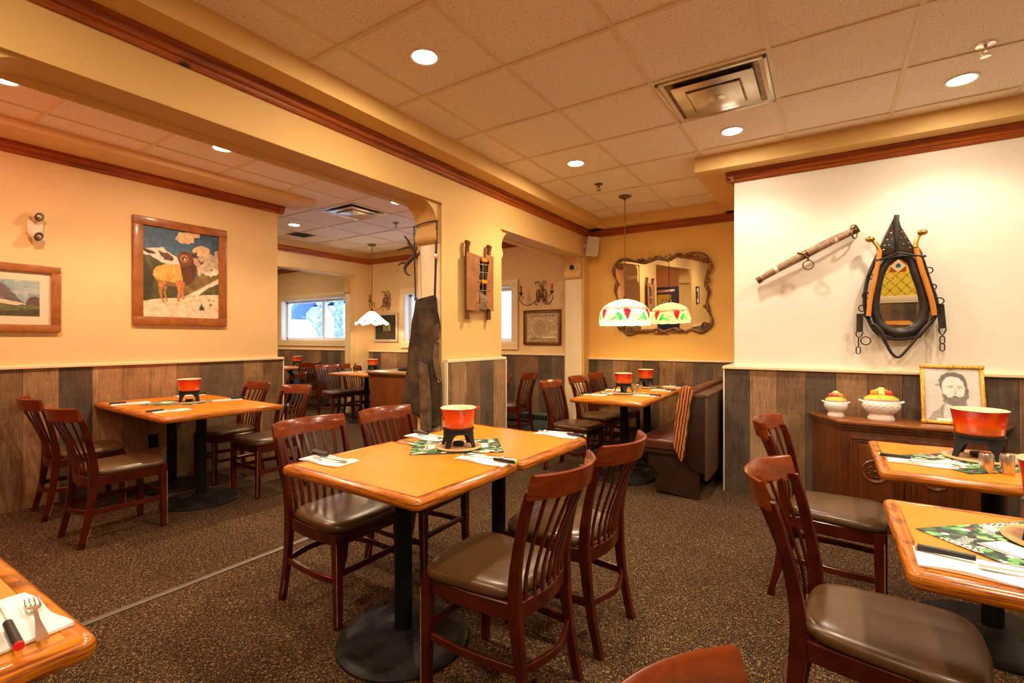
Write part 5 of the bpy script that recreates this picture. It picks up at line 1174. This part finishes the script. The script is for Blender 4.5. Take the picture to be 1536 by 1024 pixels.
# framed pictures
def framed(name, lab, axis, base, a0, a1, z0, z1, fw, m, canvas, mount=0, mm=None, par=None, depth=.03, inner=None):
    t = thing(name, lab, 'picture', (0, 0, 0)); s = 1 if axis == 'X' else -1
    def B(bb, p0, q0, p1, q1, d0, d1, bev=0):
        if axis == 'X': box(bb, base + d0, p0, q0, base + d1, p1, q1, bev)
        else: box(bb, p0, base - d1, q0, p1, base - d0, q1, bev)
    b = BM()
    for q in ((a0, z0, a1, z0 + fw), (a0, z1 - fw, a1, z1), (a0, z0 + fw, a0 + fw, z1 - fw), (a1 - fw, z0 + fw, a1, z1 - fw)): B(b, q[0], q[1], q[2], q[3], 0, depth, .004)
    build('frame', b, m, t)
    if inner:
        b = BM(); e = fw
        for q in ((a0 + e, z0 + e, a1 - e, z0 + e + inner[0]), (a0 + e, z1 - e - inner[0], a1 - e, z1 - e), (a0 + e, z0 + e, a0 + e + inner[0], z1 - e), (a1 - e - inner[0], z0 + e, a1 - e, z1 - e)): B(b, q[0], q[1], q[2], q[3], 0, depth * .7, .003)
        build('inner_slip', b, inner[1], t)
    k = fw + (inner[0] if inner else 0)
    if mount: b = BM(); B(b, a0 + k, z0 + k, a1 - k, z1 - k, .004, .010); build('mount_card', b, mm, t); k += mount
    d = .013
    fn = (lambda u, v: (base + d, a0 + k + (a1 - a0 - 2 * k) * u, z0 + k + (z1 - z0 - 2 * k) * v)) if axis == 'X' else (lambda u, v: (a0 + k + (a1 - a0 - 2 * k) * u, base - d, z0 + k + (z1 - z0 - 2 * k) * v))
    canvas.mesh('print', fn, M_PRINT, t); return t
# ram painting, traced
f = quadmap([(115, 132), (740, 215), (735, 920), (112, 905)], 0); P = lambda L: [f(p) for p in L]
c = Canvas(190, 220, (62, 92, 122)); c.put(c.Y > .8, (40, 66, 92), .5); c.put(c.noise(5, 9) > .55, (90, 116, 138), .35)
c.poly(P([(500, 380), (560, 400), (640, 380), (740, 330), (740, 520), (560, 560), (520, 480)]), (205, 176, 140), .85, .15, .05, 4)
c.poly(P([(365, 240), (390, 210), (400, 182), (470, 180), (580, 195), (570, 225), (520, 235), (520, 270), (450, 285), (400, 275)]), (222, 184, 142), 1, .12, .02, 2)
c.poly(P([(505, 340), (540, 300), (600, 297), (660, 325), (650, 370), (590, 392), (530, 380)]), (215, 178, 140), 1, .12, .02, 3)
c.poly(P([(115, 330), (180, 325), (275, 318), (300, 350), (380, 400), (400, 470), (115, 470)]), (214, 200, 180), 1, .1, .01)
c.poly(P([(115, 325), (200, 355), (215, 375), (150, 372), (115, 345)]), (70, 52, 40)); c.poly(P([(230, 345), (290, 355), (350, 400), (350, 430), (285, 420), (240, 380)]), (96, 68, 46), 1, .3, .03)
c.poly(P([(115, 372), (170, 390), (215, 420), (280, 455), (300, 480), (380, 470), (400, 700), (300, 780), (115, 780)]), (78, 70, 34), 1, .35, .02, 5, 14)
c.poly(P([(115, 400), (150, 470), (200, 560), (190, 760), (115, 770)]), (52, 48, 28), .8, .3, .03)
c.poly(P([(440, 640), (560, 560), (640, 500), (740, 480), (740, 760), (440, 760)]), (128, 98, 52), 1, .3, .03, 6, 16)
c.poly(P([(580, 530), (640, 490), (700, 500), (740, 480), (740, 540), (660, 545)]), (226, 212, 190), .9, .2, .06, 7); c.poly(P([(540, 690), (640, 640), (740, 610), (740, 720), (560, 740)]), (92, 84, 50), 1, .3, .02)
c.poly(P([(430, 740), (560, 670), (740, 575), (740, 620), (640, 660), (560, 720)]), (222, 205, 178)); 
c.poly(P([(110, 775), (240, 755), (430, 745), (580, 720), (745, 715), (745, 930), (110, 930)]), (228, 202, 166), 1, .05, .01, 8, 10)
c.poly(P([(270, 800), (400, 770), (560, 750), (600, 770), (420, 800), (300, 830)]), (196, 170, 138), .5)
c.poly(P([(193, 520), (215, 485), (260, 465), (330, 460), (400, 455), (440, 470), (470, 520), (440, 620), (400, 640), (330, 645), (275, 630), (235, 610), (205, 580), (190, 550)]), (216, 160, 78), 1, .12, .01)
c.poly(P([(400, 450), (450, 465), (545, 455), (550, 520), (520, 590), (470, 640), (430, 630), (420, 560)]), (92, 52, 22), 1, .3, .01); c.poly(P([(275, 600), (330, 610), (400, 625), (380, 650), (300, 650)]), (120, 76, 40), .9)
for L_ in ([(225, 590), (275, 600), (262, 680), (262, 740), (290, 790), (272, 795), (245, 740), (232, 690)], [(268, 640), (300, 645), (285, 700), (305, 778), (290, 780), (272, 710)]): c.poly(P(L_), (176, 112, 58), 1, .2)
for L_ in ([(365, 600), (415, 590), (408, 680), (402, 775), (378, 778), (385, 690)], [(412, 620), (445, 610), (430, 700), (438, 758), (414, 760), (412, 690)]): c.poly(P(L_), (190, 116, 56), 1, .2)
c.poly(P([(500, 370), (548, 350), (550, 400), (585, 440), (608, 410), (600, 450), (560, 470), (540, 470), (500, 460)]), (84, 46, 24), 1, .2); c.poly(P([(515, 400), (550, 405), (580, 460), (545, 472), (520, 450)]), (190, 150, 118))
q = f((450, 408)); c.ell(q[0], q[1], .105, .085, (112, 62, 28), 1, .35, .01, 3); c.ell(q[0] - .02, q[1], .055, .045, (176, 120, 66), 1, .2); c.ell(q[0] - .018, q[1] - .005, .028, .026, (58, 36, 24)); c.ell(q[0] - .012, q[1] - .012, .010, .016, (220, 196, 170))
for p_, r_ in (((585, 825), .035), ((700, 775), .02), ((650, 765), .02), ((665, 808), .022)): q = f(p_); c.ell(q[0], q[1], r_, r_ * .6, (74, 66, 60), .9, .2, .04, int(r_ * 100))
c.poly(P([(585, 785), (600, 830), (610, 850), (560, 850)]), (70, 64, 58))
c.tex(.35, 70).soft(1)
framed('ram_painting', 'framed painting of a bighorn ram on a snowy mountain slope', 'X', XL - .02, 1.735, 2.520, 1.405, 2.365, .075, M_PINE, c)
# mountain print at the edge
c = Canvas(150, 84, (136, 160, 168)); c.put(c.noise(5, 2) > .5, (170, 180, 180), .5)
c.put((c.Y > .62) & (c.noise(8, 3) > .45), (196, 190, 180), .5)
c.poly([(.30, .30), (.48, .62), (.56, .92), (.62, .86), (.68, .72), (.76, .50), (.84, .36), (.80, .30)], (104, 92, 92), 1, .25, .02); c.poly([(.45, .5), (.6, .45), (.72, .40), (.86, .34), (.90, .26), (.4, .26)], (206, 190, 166), 1, .1, .03)
c.poly([(.84, .30), (.86, .44), (.90, .54), (.96, .56), (1, .50), (1, .28), (.84, .28)], (96, 74, 62), 1, .25, .02); c.poly([(0, .34), (.5, .36), (.7, .30), (.9, .32), (1, .28), (1, 0), (0, 0)], (96, 98, 52), 1, .3, .02); c.poly([(0, .14), (.5, .10), (1, .2), (1, 0), (0, 0)], (70, 62, 40), 1, .5, .03, 2, 50)
c.tex(.3).soft(1)
framed('mountain_print', 'framed mountain meadow print cut by the picture edge below the emergency lamp', 'X', XL - .02, .52, 1.262, 1.333, 1.842, .055, M_PINE, c, .065, mat('cream_mount', (.74, .60, .42), .7, var=.03))
# antique map
c = Canvas(120, 96, (214, 190, 148)); c.put(c.noise(24, 3) > .55, (176, 148, 108), .7); c.put(c.noise(50, 5) > .62, (120, 96, 70), .6)
for cx in (.40, .62): c.ell(cx, .50, .25 if cx < .5 else .2, .34 if cx < .5 else .28, (186, 158, 120), 1, .35, .01, 4, k=50)
for k in range(7): c.ell(.42, .5, .25 - .035 * k, .34 - .047 * k, (134, 108, 78) if k % 2 else (200, 176, 136), .6, .3, .01, k)
for k in range(9): c.line([(.1 + .1 * k, .06), (.14 + .09 * k, .95)], .003, (130, 104, 76), .6, .8)
c.poly([(.04, .04), (.96, .04), (.96, .07), (.04, .07)], (110, 86, 60)); c.poly([(.04, .93), (.96, .93), (.96, .96), (.04, .96)], (110, 86, 60)); c.poly([(.5, .07), (.94, .08), (.94, .16), (.5, .14)], (226, 210, 180))
framed('antique_map', 'gilt-framed antique double map on the wall seen through the smaller opening', 'Y', YF, -3.602, -3.010, 1.197, 1.682, .016, M_CABINET, c, .022, mat('tan_mount', (.42, .27, .13), .7), inner=(.024, M_FRAMEGOLD))
c = Canvas(60, 70, (34, 32, 24)); c.put(c.noise(10, 2) > .5, (62, 56, 40), .8)
for k in range(6): c.poly([(.38 + .06 * k, .34 + .03 * (k % 3)), (.41 + .06 * k, .34), (.41 + .06 * k, .84 - .04 * k), (.385 + .06 * k, .86 - .03 * k)], (196, 186, 130), .9)
c.poly([(0, 0), (1, 0), (1, .2), (.5, .28), (0, .22)], (52, 46, 32), 1, .5)
framed('dark_forest_picture', 'white-framed dark woodland picture beside the white glass pendant', 'Y', YF, -6.72, -6.12, 1.225, 1.735, .045, mat('silvered_frame', (.62, .52, .38), .4, .3), c)

# sconces
def sconce(x, z, lab):
    t = thing('wall_sconce', lab, 'wall sconce', (x, YF, z), group='scrolled two-arm wall sconces'); t.scale = (1.22, 1.1, 1.25)
    b = BM(); 
    for a in (-.045, .0, .045): sphere(b, (a, -.018, .03 - abs(a)), .038, 10, 8, sc=(.7, .45, 2.0))
    for s in (-1, 1):
        P = [(s * (.045 + .03 * math.cos(q)), -.03, .11 + .03 * math.sin(q)) for q in [i * .5 for i in range(9)]]; tube(b, P, .006, 6)
        P = [(s * (.05 + .028 * math.cos(q)), -.03, -.09 + .028 * math.sin(q)) for q in [3 - i * .5 for i in range(10)]]; tube(b, P, .006, 6)
    build('backplate', b, M_FRAMEGOLD, t, ang=70)
    for s in (-1, 1):
        b = BM(); tube(b, smooth([(s * .01, -.03, -.02), (s * .08, -.10, -.11), (s * .16, -.14, -.12), (s * .215, -.15, -.06), (s * .20, -.15, -.02), (s * .165, -.15, -.03), (s * .175, -.15, -.06)], 5), .0055, 6); ar = build('arm', b, M_FRAMEGOLD, t)
        b = BM(); lathe(b, [(.005, -.015), (.03, .01), (.028, .014), (.012, .01)], 14, (s * .20, -.15, 0)); build('drip_cup', b, M_BRONZE, ar)
        b = BM(); lathe(b, [(.014, .01), (.014, .085), (.010, .09), (.008, .09)], 14, (s * .20, -.15, 0)); build('candle_sleeve', b, M_FRAMEGOLD, ar)
sconce(-3.315, 1.90, 'scrolled two-arm wall sconce above the framed map'); sconce(-6.40, 1.93, 'scrolled wall sconce above the dark woodland picture')
# speaker, camera, emergency lamp
t = thing('wall_speaker', 'cream wall speaker in the corner above the smaller opening', 'speaker', (-2.47, 5.66, 2.44)); t.rotation_euler = (math.radians(8), math.radians(6), math.radians(28))
b = BM(); box(b, -.075, -.06, -.12, .075, .06, .12, .016, seg=3); build('cabinet', b, M_BEIGEPL, t); b = BM(); box(b, -.062, -.066, -.105, .062, -.055, .105, .006); build('grille', b, M_GREYPL, t)
b = BM(); cyl(b, (-.02, .05, 0), (-.12, .09, .0), .014, n=10); cyl(b, (-.11, .07, 0), (-.135, .11, 0), .03, n=12); build('bracket', b, M_BEIGEPL, t)
t = thing('security_camera', 'small round black camera on the post bracket', 'camera', (-2.72, 5.60, 2.19)); b = BM(); lathe(b, [(.036, 0), (.036, .02), (.03, .024)], 20, M=Matrix.Rotation(PI / 2, 4, 'X') @ Matrix.Translation((0, 0, -.05))); build('mount_ring', b, M_BEIGEPL, t)
b = BM(); sphere(b, (0, -.012, 0), .032, 18, 12); build('lens_ball', b, M_HANDLE, t)
t = thing('emergency_lamp', 'twin-headed emergency lamp high on the wall above the mountain print', 'emergency light', (XL - .02, 1.115, 2.13))
b = BM(); box(b, .0, -.05, -.055, .035, .045, .05, .012); build('housing', b, M_BEIGEPL, t)
for s, (y, z, dy, dz) in enumerate(((-.005, .085, .04, -.05), (-.01, -.065, .05, -.05))):
    b = BM(); d = Vector((.6, dy * 8, dz * 6)).normalized(); c0 = Vector((.055, y, z)); cyl(b, c0 - d * .03, c0 + d * .03, .026, .040, 18); build('lamp_head', b, M_BEIGEPL, t); b = BM(); cyl(b, c0 + d * .028, c0 + d * .033, .036, .034, 18); sphere(b, c0 + d * .03, .018, 10, 6); build('reflector', b, M_CHROME, t)
# ================================================================= WORLD, CAMERA
w = bpy.data.worlds.new('world'); S.world = w; w.use_nodes = True
bg = w.node_tree.nodes['Background']; bg.inputs[0].default_value = (.52, .70, 1.0, 1); bg.inputs[1].default_value = 3.2
cd = bpy.data.cameras.new('camera'); cd.sensor_width = 36; cd.lens = 726 / 1536 * 36; cd.shift_y = -4 / 1536; cd.clip_start = .02
cam = bpy.data.objects.new('camera', cd); C.objects.link(cam); cam.location = (0, 0, 1.28); cam.rotation_euler = (PI / 2, 0, math.radians(33)); S.camera = cam
S.view_settings.view_transform = 'Standard'; S.view_settings.look = 'None'; S.view_settings.gamma = 1; S.view_settings.exposure = .52
try: S.view_settings.use_curve_mapping = False
except Exception: pass
S.cycles.use_denoising = True; S.cycles.max_bounces = 8; S.cycles.diffuse_bounces = 5; S.cycles.glossy_bounces = 4; S.cycles.transparent_max_bounces = 8; S.cycles.caustics_reflective = False; S.cycles.caustics_refractive = False
S.cycles.sample_clamp_indirect = 8
